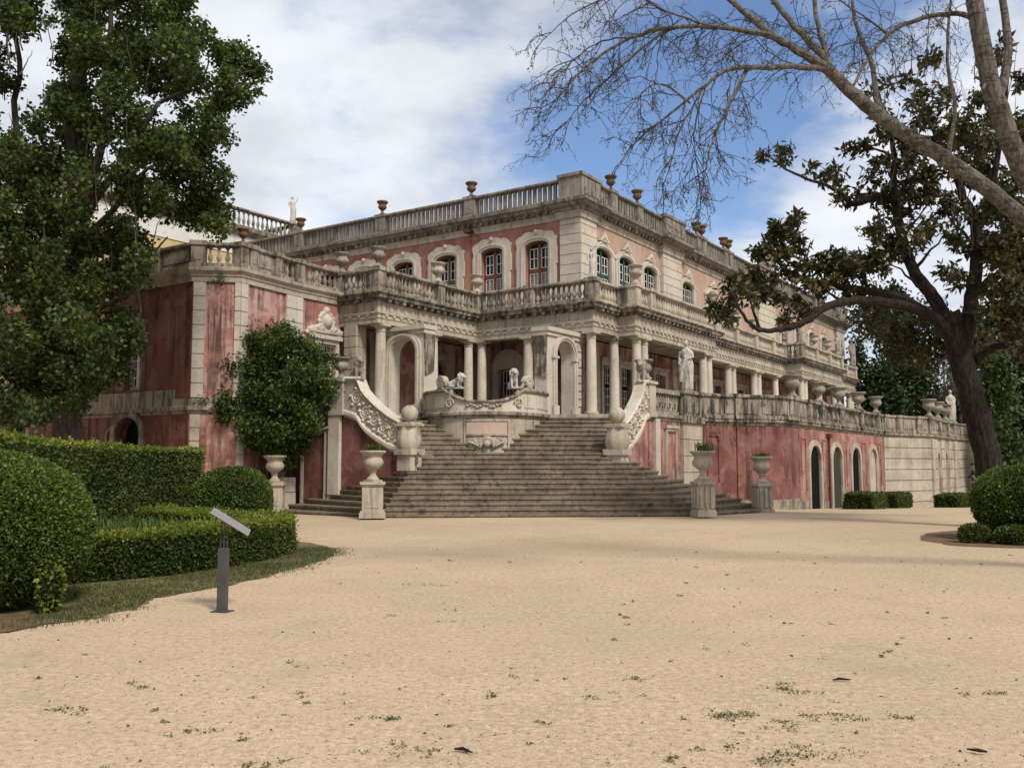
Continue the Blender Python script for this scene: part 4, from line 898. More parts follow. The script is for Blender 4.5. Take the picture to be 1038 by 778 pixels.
# urns of the balcony rail
for u, v, H, kind, lab in ((-6.36, 7.3, .80, 'grey', 'grey stone urn with weeds at the left end of the balcony rail'), (-6.3, 5.5, .80, 'grey', 'grey stone urn with weeds on the projecting left corner of the balcony'),
                     (-2.81, 5.44, .84, 'balc', 'pale stone urn on the rail in the middle of the left balcony arm'), (-.16, 5.44, .80, 'balc', 'pale stone urn in the inner corner of the balcony rail'),
                     (2.0, -.96, .84, 'balc', 'pale stone urn on the balcony rail above the paired columns'), (10.4, -.96, .95, 'balc', 'pale stone urn where the balcony rail steps back'),
                     (12.8, -.16, .80, 'balc', 'pale stone urn on the balcony rail behind the magnolia leaves'), (15.4, -.16, .80, 'balc', 'pale stone urn on the balcony rail, second beyond its step'),
                     (18.4, -.16, .8, 'balc', 'pale stone urn on the balcony rail, third beyond its step'), (26.7, -1.16, .8, 'balc', 'pale stone urn on the far pavilion balcony, nearer one'), (29.7, -1.16, .8, 'balc', 'pale stone urn on the far pavilion balcony, farther one'), (35.4, -.16, .8, 'balc', 'pale stone urn near the far end of the balcony')):
    put_urn(kind, Wp(u, v, BZ+BH+.02), H, lab, 'stone urns along the balcony rail')
for u, v, t in ((-6.36, 7.3, 'left end'), (-6.3, 5.5, 'projecting corner')): urnplant(Wp(u, v, BZ+BH+.70), .2, .16, 'sparse weeds in the grey urn at the '+t+' of the balcony', 30)
# terracotta urns of the roof line
RT = 14.18
for u, v, lab in ((3, 19.7, 'farthest of the three terracotta urns on the left roof rail'), (3, 13.75, 'middle of the three terracotta urns on the left roof rail'), (3, 8.1, 'terracotta urn on the left roof rail nearest the roof corner'),
               (5.8, frT, 'terracotta urn on the right roof rail nearest the roof corner'), (8.55, frT, 'second terracotta urn right of the roof corner'), (15.9, frT, 'first terracotta urn of the nearer close pair on the right roof'), (16.7, frT, 'second terracotta urn of the nearer close pair on the right roof'),
               (20.0, frT, 'first terracotta urn of the second close pair on the right roof'), (20.8, frT, 'second terracotta urn of the second close pair on the right roof'), (33.3, frT, 'terracotta urn on the far roof rail just above the magnolia'), (34.3, frT, 'terracotta urn on the far roof rail partly behind the magnolia'), (38.5, frT, 'terracotta urn near the far end of the roof, nearer one'), (39.5, frT, 'terracotta urn near the far end of the roof, farther one')):
    put_urn('roof', Wp(u, v, RT), .74, lab, 'terracotta urns along the roof line')
put_urn('roof', Wp(-11.4, 6.9, 8.9), .52, 'small terracotta pot on the corner of the pink wing terrace', 'terracotta urns along the roof line')
# terrace wall urns
for i, (u, lab, pl_) in enumerate(((7.35, 'wide grey urn on the terrace wall nearest the statue', 1), (11.3, 'grey urn with plant, second on the terrace wall', 1), (14.8, 'grey urn on the terrace wall, third from the statue', 0), (18.7, 'grey urn on the terrace wall, fourth from the statue', 0), (22.6, 'grey urn at the end of the pink terrace wall', 0))):
    put_urn('terr', Wp(u, -5.6, 4.36), .98, lab, 'urns on the terrace walls')
    if pl_: urnplant(Wp(u, -5.6, 4.36+.9), .22, .16, 'small plant in the '+('first' if i == 0 else 'second')+' urn of the terrace wall', 40)
for (p, lab) in ((SP[1], 'nearest'), (g2.p(3.0, 0)[:2], 'middle'), (g2.p(6.0, 0)[:2], 'farthest')):
    put_urn('terr', Wp(p[0], p[1], 4.36), 1.12, lab+' of three grey urns on the pale stone wall behind the magnolia trunk', 'urns on the terrace walls')
put_urn('terr', Wp(-8.86, 4.78, 4.42), .78, 'grey urn on the pier at the top of the left stair ramp', 'urns at the top of the stair ramps')
urnplant(Wp(-8.86, 4.78, 4.42+.7), .18, .15, 'small plant in the urn at the top of the left ramp', 40)
put_urn('terr', Wp(-1.75, -3.1, 4.44), .86, 'grey urn on the pier at the top of the right stair ramp', 'urns at the top of the stair ramps')

for u, v, z, h, lab in ((-12.25, 7.7, 3.46, .34, 'small weed growing on the ledge of the pink wing'), (-12.0, 7.3, 7.45, .26, 'dark weed growing under the cornice of the pink wing')):
    p = Wp(u, v, z); P_ = np.array(p)+np.c_[RNG.normal(size=(260, 2))*.16, np.abs(RNG.normal(size=260))*h*.5]; o = rawmesh('wall_weed', leafquads(P_, .07, RNG, .5)-np.array(p), LF_SHR); o.location = p; tag(o, lab, 'plant')
# ------------------------------------------------------------------ statues
def figure(name, loc, H, face, mat, label, arms='fold', vox=None, seed=0, group=None):
    """standing draped figure, facing angle 'face' (radians, 0 = +X), one continuous mesh on a plinth"""
    r = empty(name, loc, face, label=label, cat='statue', group=group)
    a = MB(); a.lathe([(.20*H/1.9, 0), (.21*H/1.9, .03), (.19*H/1.9, .07)], n=12); a.box(-.22*H/1.9, .22*H/1.9, -.22*H/1.9, .22*H/1.9, -.002, .05); a.build('plinth', mat, r)
    a = MB(); k = H/1.9; rn = random.Random(seed)
    def fold(t, z): return 1+.09*math.cos(9*t+z*3/k)+.05*math.cos(5*t-z*2/k)+.05*math.cos(17*t+1)
    sway = lambda z: .05*k*math.sin(z/k*2.2)
    rs = []
    for z, rx, ry in ((.06, .20, .22), (.20, .19, .21), (.45, .165, .19), (.75, .165, .195), (.95, .16, .20), (1.10, .14, .17), (1.22, .13, .155), (1.36, .135, .185), (1.46, .12, .19), (1.53, .08, .12), (1.58, .055, .06)):
        ring_ = []
        for q in range(28):
            t = 2*math.pi*q/28; f = fold(t, z*k) if z < 1.2 else 1+.02*math.cos(7*t)
            ring_.append((k*rx*f*math.cos(t)+sway(z*k)*.6, k*ry*f*math.sin(t)+sway(z*k), z*k))
        rs.append(ring_)
    a.rings(rs)
    yo = sway(1.6*k)
    a.ell((.02*k, yo, 1.72*k), (.095*k, .08*k, .12*k), 16, 12); a.tube([(0, yo, 1.52*k), (.01*k, yo, 1.66*k)], .052*k, 10)
    a.ell((-.045*k, yo, 1.76*k), (.09*k, .09*k, .10*k)); a.ell((-.10*k, yo, 1.70*k), (.06*k, .06*k, .07*k)); a.ell((.105*k, yo, 1.70*k), (.025*k, .02*k, .03*k))
    sh = lambda s: (0, yo+s*.19*k, 1.45*k)
    if arms == 'fold':
        a.tube([sh(1), (.04*k, yo+.26*k, 1.22*k), (.16*k, yo+.14*k, 1.15*k), (.19*k, yo-.02*k, 1.25*k)], [.062*k, .055*k, .048*k, .038*k], 10)
        a.tube([sh(-1), (-.02*k, yo-.25*k, 1.20*k), (.08*k, yo-.22*k, 1.0*k), (.12*k, yo-.16*k, .92*k)], [.062*k, .055*k, .048*k, .036*k], 10)
        a.tube([(.10*k, yo+.2*k, 1.4*k), (.17*k, 0, 1.1*k), (.17*k, -.15*k, .8*k), (.12*k, -.2*k, .35*k)], [.06*k, .075*k, .065*k, .05*k], 8)
        a.tube([(.05*k, yo-.2*k, 1.2*k), (.02*k, -.24*k, .85*k), (.0, -.22*k, .4*k)], [.05*k, .06*k, .04*k], 8)
    elif arms == 'raise':
        a.tube([sh(1), (.05*k, yo+.30*k, 1.55*k), (.08*k, yo+.36*k, 1.82*k)], [.06*k, .05*k, .035*k], 10)
        a.tube([sh(-1), (.02*k, yo-.27*k, 1.22*k), (.12*k, yo-.24*k, 1.02*k)], [.06*k, .05*k, .035*k], 10)
    else:
        for s_ in (-1, 1): a.tube([sh(s_), (.02*k, yo+s_*.25*k, 1.20*k), (.12*k, yo+s_*.16*k, 1.02*k)], [.06*k, .052*k, .036*k], 10)
        a.tube([(.12*k, .1*k, 1.1*k), (.16*k, 0, .8*k), (.14*k, -.1*k, .4*k)], [.05*k, .06*k, .04*k], 8)
    a.build('figure', mat, r, remesh=vox or .026*k)
    return r
figure('statue', Wp(1.65, -3.28, 4.32), 2.08, R(-118), MARB, 'white marble statue of a draped figure on the pier right of the stairs', 'fold', seed=1)
figure('statue', Wp(-.10, -.10, 8.83), 1.25, R(-75), MARB, 'small white statue on the balcony corner beside the green door', 'down', seed=2)
figure('statue', Wp(7.4, 25.2, 16.45), 1.75, R(-60), LIME2, 'pale statue with raised arm on the ochre block roof corner', 'raise', .05, seed=3)
figure('statue', Wp(23.8, -1.1, 8.83), 1.5, R(-75), GREYST, 'grey statue on the near corner of the far pavilion balcony', 'down', .05, seed=4)
figure('statue', Wp(32.7, -1.0, 8.83), 1.6, R(-75), GREYST, 'grey statue on the far corner of the far pavilion balcony', 'down', .05, seed=5)
figure('statue', Wp(40.5, -.1, 8.83), 2.2, R(-75), GREYST, 'grey statue at the far end of the balcony', 'down', .06, seed=6)
figure('statue', Wp(*SP[2], 4.36), 2.3, R(-95), MARB, 'white statue on the pale stone wall beside the magnolia trunk', 'down', .06, seed=7)
def beast(name, loc, rot, L, mat, label, seat=True, group=None):
    """sitting lion, facing +X, one continuous mesh on a low plinth"""
    r = empty(name, loc, rot, label=label, cat='lion statue', group=group)
    k = L; a = MB(); a.box(-.42*k, .46*k, -.2*k, .2*k, 0, .07*k); a.build('plinth', mat, r)
    a = MB(); T = Matrix.Rotation(R(-48 if seat else -12), 3, 'Y')
    a.ell((-.02*k, 0, .40*k if seat else .30*k), (.36*k, .18*k, .20*k), 16, 12, T)
    a.ell((-.28*k, .12*k, .22*k), (.19*k, .10*k, .17*k)); a.ell((-.28*k, -.12*k, .22*k), (.19*k, .10*k, .17*k))
    for s_ in (-1, 1):
        a.tube([(.16*k, s_*.12*k, .56*k), (.22*k, s_*.13*k, .34*k), (.25*k, s_*.13*k, .12*k), (.34*k, s_*.13*k, .09*k)], [.09*k, .07*k, .06*k, .065*k], 10)
        a.tube([(-.30*k, s_*.17*k, .14*k), (-.08*k, s_*.19*k, .10*k), (.02*k, s_*.19*k, .10*k)], [.06*k, .055*k, .06*k], 8)
    hz_ = .84*k if seat else .62*k; hx = .20*k if seat else .36*k
    a.ell((hx-.04*k, 0, hz_-.12*k), (.19*k, .21*k, .24*k)); a.ell((hx+.02*k, 0, hz_), (.17*k, .18*k, .18*k))
    for q in range(11): t = 2*math.pi*q/11; a.ell((hx-.05*k, .19*k*math.cos(t), hz_-.05*k+.20*k*math.sin(t)), (.09*k, .08*k, .08*k))
    a.ell((hx+.16*k, 0, hz_+.0*k), (.10*k, .10*k, .11*k)); a.ell((hx+.24*k, 0, hz_-.05*k), (.08*k, .075*k, .065*k)); a.ell((hx+.27*k, 0, hz_-.02*k), (.04*k, .045*k, .03*k))
    for s_ in (-1, 1): a.ell((hx+.05*k, s_*.13*k, hz_+.15*k), (.04*k, .04*k, .05*k)); a.ell((hx+.2*k, s_*.06*k, hz_+.045*k), (.03*k, .03*k, .02*k))
    a.tube([(-.42*k, 0, .14*k), (-.5*k, .12*k, .16*k), (-.42*k, .22*k, .2*k), (-.3*k, .24*k, .26*k)], [.04*k, .035*k, .035*k, .055*k], 8)
    a.build('lion', mat, r, remesh=.03*k)
    return r
zl = 4.12
p = bast(.345, -.09); beast('lion_statue', Wp(*p, zl), R(-100)+R(70), .66, MARB, 'white stone lion on the left of the curved bastion parapet', False, 'lions and beasts of the staircase')
p = bast(.655, -.09); beast('lion_statue', Wp(*p, zl), R(-75), .66, MARB, 'white stone lion on the right of the curved bastion parapet', True, 'lions and beasts of the staircase')
def volute(s, sg, label):
    q = bast(s, -.09); c = Wp(*q, 0); d = (Wp(*bast(s+.02, -.09), 0)-Wp(*bast(s-.02, -.09), 0)).normalized()*sg
    r = empty('scroll_ornament', (c.x, c.y, 4.11), math.atan2(d.y, d.x), label=label, cat='stone scroll', group='scrolls beside the lions')
    a = MB(); pts = [((.23-.20*k/34)*math.cos(k/34*4.4*math.pi), 0, .25+(.23-.20*k/34)*math.sin(k/34*4.4*math.pi)) for k in range(35)]
    for y in (-.08, 0, .08): a.tube([(p_[0], y, p_[2]) for p_ in pts], .045, 8)
    T = Matrix.Rotation(R(90), 4, 'X'); a.lathe([(.2, -.06), (.21, 0), (.2, .06)], (0, 0, 0), 18, T=Matrix.Translation((0, 0, .25)) @ T)
    a.tube([(.22, 0, .2), (.34, 0, .08), (.46, 0, .03)], [.06, .06, .05], 8); a.box(-.22, .3, -.1, .1, 0, .06); a.build('scroll', LIME, r, remesh=.02)
volute(.255, 1, 'carved stone scroll behind the left lion'); volute(.75, -1, 'carved stone scroll behind the right lion')
beast('beast_statue', Wp(-8.85, 4.05, 4.36), R(-60), .78, GREYST, 'grey stone beast at the top of the left stair ramp', True, 'lions and beasts of the staircase')
beast('beast_statue', Wp(-2.3, -3.33, 4.36), R(-120), .80, GREYST, 'grey stone beast at the top of the right stair ramp', True, 'lions and beasts of the staircase')

# ------------------------------------------------------------------ information lectern
r = empty('information_lectern', (-3.13, 10.08, 0), R(-16), label='grey steel information lectern with tilted pale panel at the lawn edge', cat='lectern')
a = MB(); a.box(-.052, .052, -.03, .03, -.05, .68); a.box(-.10, .10, -.08, .08, -.05, .012); a.build('post', STEEL, r)
a = MB()
for x in (-.04, .0, .04): a.tube([(x, 0, .66), (x, .0, .945-x*.5)], .006, 6)
a.build('rod', STEEL, r)
rt_, up_, fw_ = Vector((.954, .301, 0)), Vector((-.018, .057, .998)), Vector((-.30, .952, -.058))
e1 = rt_*.84-up_*.54; nn_ = rt_*.54+up_*.84; e2 = fw_*math.cos(R(8))+nn_*math.sin(R(8)); e3 = e1.cross(e2).normalized()
T = Matrix.Rotation(R(16), 4, 'Z') @ (Matrix.Translation((.06, .03, .965)) @ Matrix(((e1.x, e2.x, e3.x, 0), (e1.y, e2.y, e3.y, 0), (e1.z, e2.z, e3.z, 0), (0, 0, 0, 1))))
a = MB(); a.box(-.235, .235, -.19, .19, -.011, .011, T); a.build('panel', PANELM, r)
a = MB(); a.box(-.12, .12, -.12, .12, -.03, -.012, T); a.build('panel_bracket', STEEL, r)
# block pier behind the left urn
a = MB(); a.box(-.27, .27, -.27, .27, -.1, .62); a.box(-.26, .26, -.26, .26, .64, 1.12); tag(a.build('stone_block', LIME, None), 'squared stone block pier behind the leftmost urn', 'stone block'); bpy.context.view_layer.update()
C.objects['stone_block'].location = (-7.55, 31.0, 0); C.objects['stone_block'].rotation_euler = (0, 0, R(15))
# ------------------------------------------------------------------ clipped bushes and hedges
def lumps(P, amp, sc, seed):                     # cheap smooth noise
    r = np.random.default_rng(seed); o = np.zeros(len(P))
    for _ in range(7): k = r.normal(size=3)*sc; o += np.sin(P@k+r.uniform(0, 6.3))
    return o*amp/3
def bush(name, c, rad, n, size, mat, label, cat='bush', seed=0, group=None, squash=1.0, low=-.95):
    rng = np.random.default_rng(seed); root = empty(name, (c[0], c[1], c[2]), label=label, cat=cat, group=group)
    d = rng.normal(size=(n, 3)); d /= np.linalg.norm(d, axis=1)[:, None]; d = d[d[:, 2] > low]
    e = np.sign(d)*np.abs(d)**.92
    rr = 1+lumps(d, .035, 2.2, seed)+lumps(d, .02, 6, seed+1)-np.abs(rng.normal(size=len(d)))*.05+(rng.uniform(size=len(d)) < .03)*rng.uniform(.01, .05, len(d))
    P = e*np.array(rad)*rr[:, None]; P[:, 2] += rad[2]
    dirs = d+np.array([0, 0, .35])
    rawmesh('foliage', leafquads(P, size, rng, .6, .4, dirs=dirs*.8+rng.normal(size=d.shape)*.85), mat, root)
    a = MB(); a.ell((0, 0, rad[2]), (rad[0]*.93, rad[1]*.93, rad[2]*.93), 20, 14); a.tube([(0, 0, -.2), (0, 0, rad[2])], .06, 6); a.build('dark_core', HEDGECORE, root)  # stem and solid core, shade inside the bush put into its colour
    return root
def hedge(name, path, wd, h, n, size, mat, label, seed=0, z0=0.0, group=None, top_mat=None, ragged=.02):
    """a clipped hedge of rounded-rectangle section along a ground path"""
    rng = np.random.default_rng(seed); pts = [Vector(p) for p in path]; root = empty(name, (pts[0].x, pts[0].y, z0), label=label, cat='hedge', group=group)
    seg = [(b-a).length for a, b in zip(pts, pts[1:])]; cum = np.cumsum([0]+seg); L = cum[-1]
    def posn(s): i = np.clip(np.searchsorted(cum, s, 'right')-1, 0, len(seg)-1); return i
    P = []; D = []
    s = rng.uniform(0, L, n); per = wd+2*h; q = rng.uniform(0, per, n); i = posn(s)
    A = np.array([[p.x, p.y] for p in pts]); dd = np.diff(A, axis=0)/np.array(seg)[:, None]; t = (s-cum[i])[:, None]; base = A[i]+dd[i]*t
    vd = np.zeros_like(A); vd[1:-1] = dd[:-1]+dd[1:]; vd[0] = dd[0]; vd[-1] = dd[-1]; vd /= np.linalg.norm(vd, axis=1)[:, None]
    f = t/np.array(seg)[i][:, None]; td = vd[i]*(1-f)+vd[i+1]*f; td /= np.linalg.norm(td, axis=1)[:, None]; nr = np.stack([td[:, 1], -td[:, 0]], 1)
    off = np.where(q < h, wd/2, np.where(q < h+wd, wd/2-(q-h), -wd/2)); zz_ = np.where(q < h, q, np.where(q < h+wd, h, per-q))
    nz = ((q >= h) & (q < h+wd)).astype(float); no = np.where(q < h, 1.0, np.where(q < h+wd, 0.0, -1.0))
    P = np.c_[base+nr*off[:, None], zz_]; D = np.c_[nr*no[:, None], nz]
    m_ = int(n*wd/(L*2)*1.2)+20                        # the two ends
    for e, sg in ((0, -1), (len(pts)-1, 1)):
        o2 = rng.uniform(-wd/2, wd/2, m_); z2 = rng.uniform(0, h, m_); nrm = np.array([vd[e][1], -vd[e][0]])
        P = np.r_[P, np.c_[A[e]+np.outer(o2, nrm), z2]]; D = np.r_[D, np.c_[np.tile(vd[e]*sg, (m_, 1)), np.zeros(m_)]]
    P += D*(lumps(P, .035, 1.6, seed)+lumps(P, .02, 5, seed+3)-np.abs(rng.normal(size=len(P)))*ragged*1.6+(rng.uniform(size=len(P)) < .05)*rng.uniform(.02, .09, len(P)))[:, None]
    edge = np.clip((P[:, 2]-h+.12)/.12, 0, 1); P[:, :2] -= 0*edge[:, None]
    P[:, 0] -= pts[0].x; P[:, 1] -= pts[0].y
    dirs = D*.9+np.array([0, 0, .35])+rng.normal(size=D.shape)*.6
    istop = P[:, 2] > h-.10
    if top_mat is not None:  # leaves near the top get their own, brighter leaf colour
        rawmesh('foliage', leafquads(P[~istop], size, rng, .62, .3, dirs=dirs[~istop]), mat, root); rawmesh('top_leaves', leafquads(P[istop], size, rng, .62, .3, dirs=dirs[istop]+np.array([0, 0, .4])), top_mat, root)
    else: rawmesh('foliage', leafquads(P, size, rng, .62, .3, dirs=dirs), mat, root)
    a = MB(); rel = [(p.x-pts[0].x, p.y-pts[0].y) for p in pts]; w2 = wd/2-.06
    d0 = (pts[1]-pts[0]).normalized()*.05; d1 = (pts[-1]-pts[-2]).normalized()*.05; rel[0] = (d0.x, d0.y); rel[-1] = (rel[-1][0]-d1.x, rel[-1][1]-d1.y)
    a.sweep(rel, [(-w2, -.2), (w2, -.2), (w2, h-.06), (-w2, h-.06)]); a.build('dark_core', HEDGECORE, root)  # solid near-black core painted for the shade behind the leaves
    return root
bush('round_bush', (-5.80, 10.3, -.03), (1.02, 1.0, .86), 62000, .042, LF_BALL, 'large clipped round bush at the left edge of the gravel', 'bush', 1)
bush('sprig_bush', (-4.93, 9.95, .0), (.09, .2, .30), 650, .055, LF_BOXL, 'yellow green sprig growing beside the large round bush', 'bush', 21)
bush('round_bush', (-6.45, 21.3, -.02), (.88, .88, .76), 24000, .055, LF_BALL, 'clipped round bush between the low hedge and the leftmost urn', 'bush', 2)
bush('round_bush', (10.62, 19.3, -.03), (.92, .9, .80), 22000, .055, LF_BALL, 'clipped dark round bush under the magnolia trunk at the right', 'bush', 3)
for i, (x, y, rx, lab) in enumerate(((9.35, 18.75, .30, 'low leafy tuft left of the right round bush'), (10.0, 18.35, .42, 'low leafy tuft in front of the right round bush, nearer'), (10.75, 18.2, .45, 'low leafy tuft at the right edge of the gravel'))):
    bush('low_shrub', (x, y, -.04), (rx, rx*.8, .20), 2600, .06, LF_BOX, lab, 'shrub', 30+i, 'low shrubs around the right round bush')
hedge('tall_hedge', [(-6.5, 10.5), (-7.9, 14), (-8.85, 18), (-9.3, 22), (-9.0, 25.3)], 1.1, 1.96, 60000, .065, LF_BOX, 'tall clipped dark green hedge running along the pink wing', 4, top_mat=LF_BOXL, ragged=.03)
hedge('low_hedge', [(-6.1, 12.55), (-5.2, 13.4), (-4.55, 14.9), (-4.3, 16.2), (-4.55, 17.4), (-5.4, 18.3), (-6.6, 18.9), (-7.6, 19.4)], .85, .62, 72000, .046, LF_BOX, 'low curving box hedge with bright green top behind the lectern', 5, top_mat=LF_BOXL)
for i, (u0, u1, lab) in enumerate(((9.6, 12.3, 'low clipped hedge below the arched doors, nearer'), (14.6, 18.2, 'low clipped hedge below the arched doors, farther'))):
    p0, p1 = Wp(u0, -7.6), Wp(u1, -7.6); hedge('low_hedge', [p0.xy, p1.xy], 1.1, .62, 7000, .10, LF_BOX, lab, 6+i, gz(p0.y)-.02, 'low hedges along the terrace wall')
p0, p1 = Vector(Lp(0, 0)), 0
hedge('low_hedge', [(22.3, 47.5), (24.8, 50.5)], 1.1, .6, 5000, .12, LF_BOX, 'low clipped hedge before the pale stone wall', 8, gz(48), 'low hedges along the terrace wall')

# plant bed, lawn edge
def inpoly(P, poly):
    x, y = P[:, 0], P[:, 1]; c = np.zeros(len(P), bool); n = len(poly)
    for i in range(n):
        (x1, y1), (x2, y2) = poly[i], poly[(i+1) % n]
        k = ((y1 > y) != (y2 > y)) & (x < (x2-x1)*(y-y1)/(y2-y1+1e-9)+x1); c ^= k
    return c
def scatter(poly, n, rng):
    a = np.array(poly); lo, hi = a.min(0), a.max(0); P = rng.uniform(lo, hi, (n*4, 2)); P = P[inpoly(P, poly)][:n]; return P
bed = [(-5.7, 13.7), (-5.1, 14.8), (-4.85, 16.2), (-5.2, 17.2), (-6.2, 18.3), (-7.7, 19.0), (-8.0, 17), (-7.4, 14), (-6.6, 12.9)]
P = scatter(bed, 2600, RNG); P = np.c_[P, np.zeros(len(P))]
tag(rawmesh('strap_leaf_plants', blades(P, .58, .022, RNG, .5), LF_STRAP), 'mass of green strap leaved plants inside the low hedge', 'plants', kind='stuff')
def earthmat(name, a_, b_):
    m, t, b, P = newmat(name, .95, .1); t.put(b, 'Base Color', t.mix(t.ramp(t.noise(P, 3, 7, .7), .38, .62), a_, b_)); bump(t, b, t.noise(P, 30, 5, .7), .7, .02); return m
EARTH = earthmat('reddish_soil', (.17, .105, .065), (.11, .075, .045)); EARTHG = earthmat('mossy_soil', (.16, .13, .075), (.075, .08, .03))
def patch(name, poly, dz, mat, label, cat):
    rn = random.Random(len(poly)+int(dz*1e4)); out = []
    for a, b in zip(poly, poly[1:]+poly[:1]):
        for k in range(6): out.append((lerp(a[0], b[0], k/6)+rn.uniform(-.07, .07), lerp(a[1], b[1], k/6)+rn.uniform(-.07, .07)))
    a = MB(); i = len(a.v); a.v += [(x, y, gz(y)+dz+(.010*math.sin(x*.45+1.3)*math.sin(y*.38) if 4 < y < 25 else 0)) for x, y in out]; a.f.append(tuple(range(len(out))))
    bm = bpy.data.meshes.new(name); bm.from_pydata(a.v, [], a.f); bm.materials.append(mat); o = bpy.data.objects.new(name, bm); C.objects.link(o); return tag(o, label, cat, kind='structure')
verge = [(-6.5, 9.0), (-5.0, 9.05), (-4.35, 9.55), (-4.15, 10.3), (-4.25, 11.0), (-3.75, 12.0), (-3.45, 13.2), (-3.2, 14.6), (-3.05, 16.0), (-3.3, 17.4), (-4.0, 18.6), (-5.5, 20.0), (-8, 21.5), (-10, 22), (-11, 16), (-9, 10)]
patch('lawn_verge', verge, .006, EARTHG, 'strip of thin grass and soil around the hedges', 'verge')
patch('soil', [(-7.5, 8.35), (-5.6, 8.35), (-4.75, 8.9), (-4.6, 9.4), (-5.2, 9.9), (-7.5, 10)], .011, EARTH, 'bare reddish soil at the foot of the large round bush', 'soil')
patch('soil', [(8.6, 17.9), (10, 17.3), (13, 17.0), (15, 19), (14, 22), (11.2, 22.6), (9.3, 21), (8.5, 19.3)], .006, EARTH, 'dark soil patch, painted also for the shadow under the right round bush', 'soil')  # the dark soil colour also paints the shadow below the bush
vis = [(-5.0, 9.3), (-4.35, 9.55), (-4.15, 10.3), (-4.25, 11.0), (-3.75, 12.0), (-3.45, 13.2), (-3.2, 14.6), (-3.05, 16.0), (-3.5, 17.6), (-4.2, 17.0), (-3.9, 15.5), (-4.3, 14), (-5.0, 12.6), (-5.9, 11.8), (-4.9, 10.6)]
P = scatter(vis, 17000, RNG); P = np.c_[P, np.full(len(P), .005)]
nz_ = lumps(P, 1, 1.3, 5)+lumps(P, .6, 4, 9); P = P[nz_+RNG.normal(size=len(P))*.5 > -.35]
fr_ = []
for a_, b_ in zip([(-4.9, 9.0), (-4.25, 9.6), (-4.1, 10.3), (-4.2, 11.0), (-3.7, 12.0), (-3.4, 13.2), (-3.15, 14.6), (-3.0, 16.0)], [(-4.25, 9.6), (-4.1, 10.3), (-4.2, 11.0), (-3.7, 12.0), (-3.4, 13.2), (-3.15, 14.6), (-3.0, 16.0), (-3.25, 17.4)]):
    u_ = RNG.uniform(0, 1, 260); q_ = np.outer(1-u_, a_)+np.outer(u_, b_); q_ += RNG.normal(size=q_.shape)*.13; fr_.append(np.c_[q_, np.full(260, .003)])
fr_ = np.concatenate(fr_); fr_ = fr_[lumps(fr_, 1, 3.5, 3) > -.1]; P = np.r_[P, fr_]
V = blades(P, .055, .004, RNG, .7)
tag(rawmesh('grass', V, LF_GRASS), 'short patchy grass between the low hedge and the gravel', 'grass', kind='stuff')
# daisies
pd = scatter(vis, 60, RNG); Q = []
for x, y in pd:
    if RNG.uniform() < .7: Q.append([(x-.012, y-.012, .065), (x+.012, y-.012, .07), (x+.012, y+.012, .07), (x-.012, y+.012, .065)])
tag(rawmesh('daisies', np.array(Q), WHITE), 'tiny white daisies scattered in the short grass', 'flowers', kind='stuff')
# weeds, pebbles and bits of bark on the gravel
wp = []
def mat_(x, y, k, s):
    nb = max(1, int(k/14)); cs = np.c_[x+RNG.normal(size=nb)*s*1.9, y+RNG.normal(size=nb)*s*1.1]; c = cs[RNG.integers(0, nb, k)]
    wp.append(np.c_[c[:, 0]+RNG.normal(size=k)*s*.45, c[:, 1]+RNG.normal(size=k)*s*.45, RNG.uniform(.002, .012, k)])
for _ in range(420):
    y = 4.5+RNG.uniform(0, 1)**1.5*13; x = RNG.uniform(-.62, .62)*y*.95
    if RNG.uniform() < .35 or (x < -2.6 and y > 8) or math.sin(x*.9+2)*math.sin(y*1.3)+RNG.normal()*.5 < .1: continue
    mat_(x, y, int(RNG.integers(4, 34)), RNG.uniform(.012, .05))
for px, py, k, s in ((795, 692, 190, .06), (755, 718, 190, .06), (735, 723, 80, .04), (808, 758, 260, .09), (820, 720, 90, .05), (1005, 698, 80, .05), (905, 720, 60, .04), (390, 722, 90, .04), (205, 733, 60, .04), (72, 715, 90, .05), (430, 592, 60, .10), (640, 685, 60, .05), (620, 700, 60, .05), (410, 752, 90, .06), (270, 768, 70, .03), (500, 700, 50, .05), (870, 722, 60, .06), (780, 728, 90, .06)):
    Y = 1.6*933/(py-469); p = at(px, py, Y); mat_(p.x, p.y, k, s)
P = np.concatenate(wp); dr = RNG.normal(size=P.shape); dr[:, 2] = np.abs(dr[:, 2])*.35
tag(rawmesh('gravel_weeds', leafquads(P, .021, RNG, .45, .8, .2, dr), LF_GRASS), 'small flat mats of weeds scattered over the gravel', 'weeds', kind='stuff')
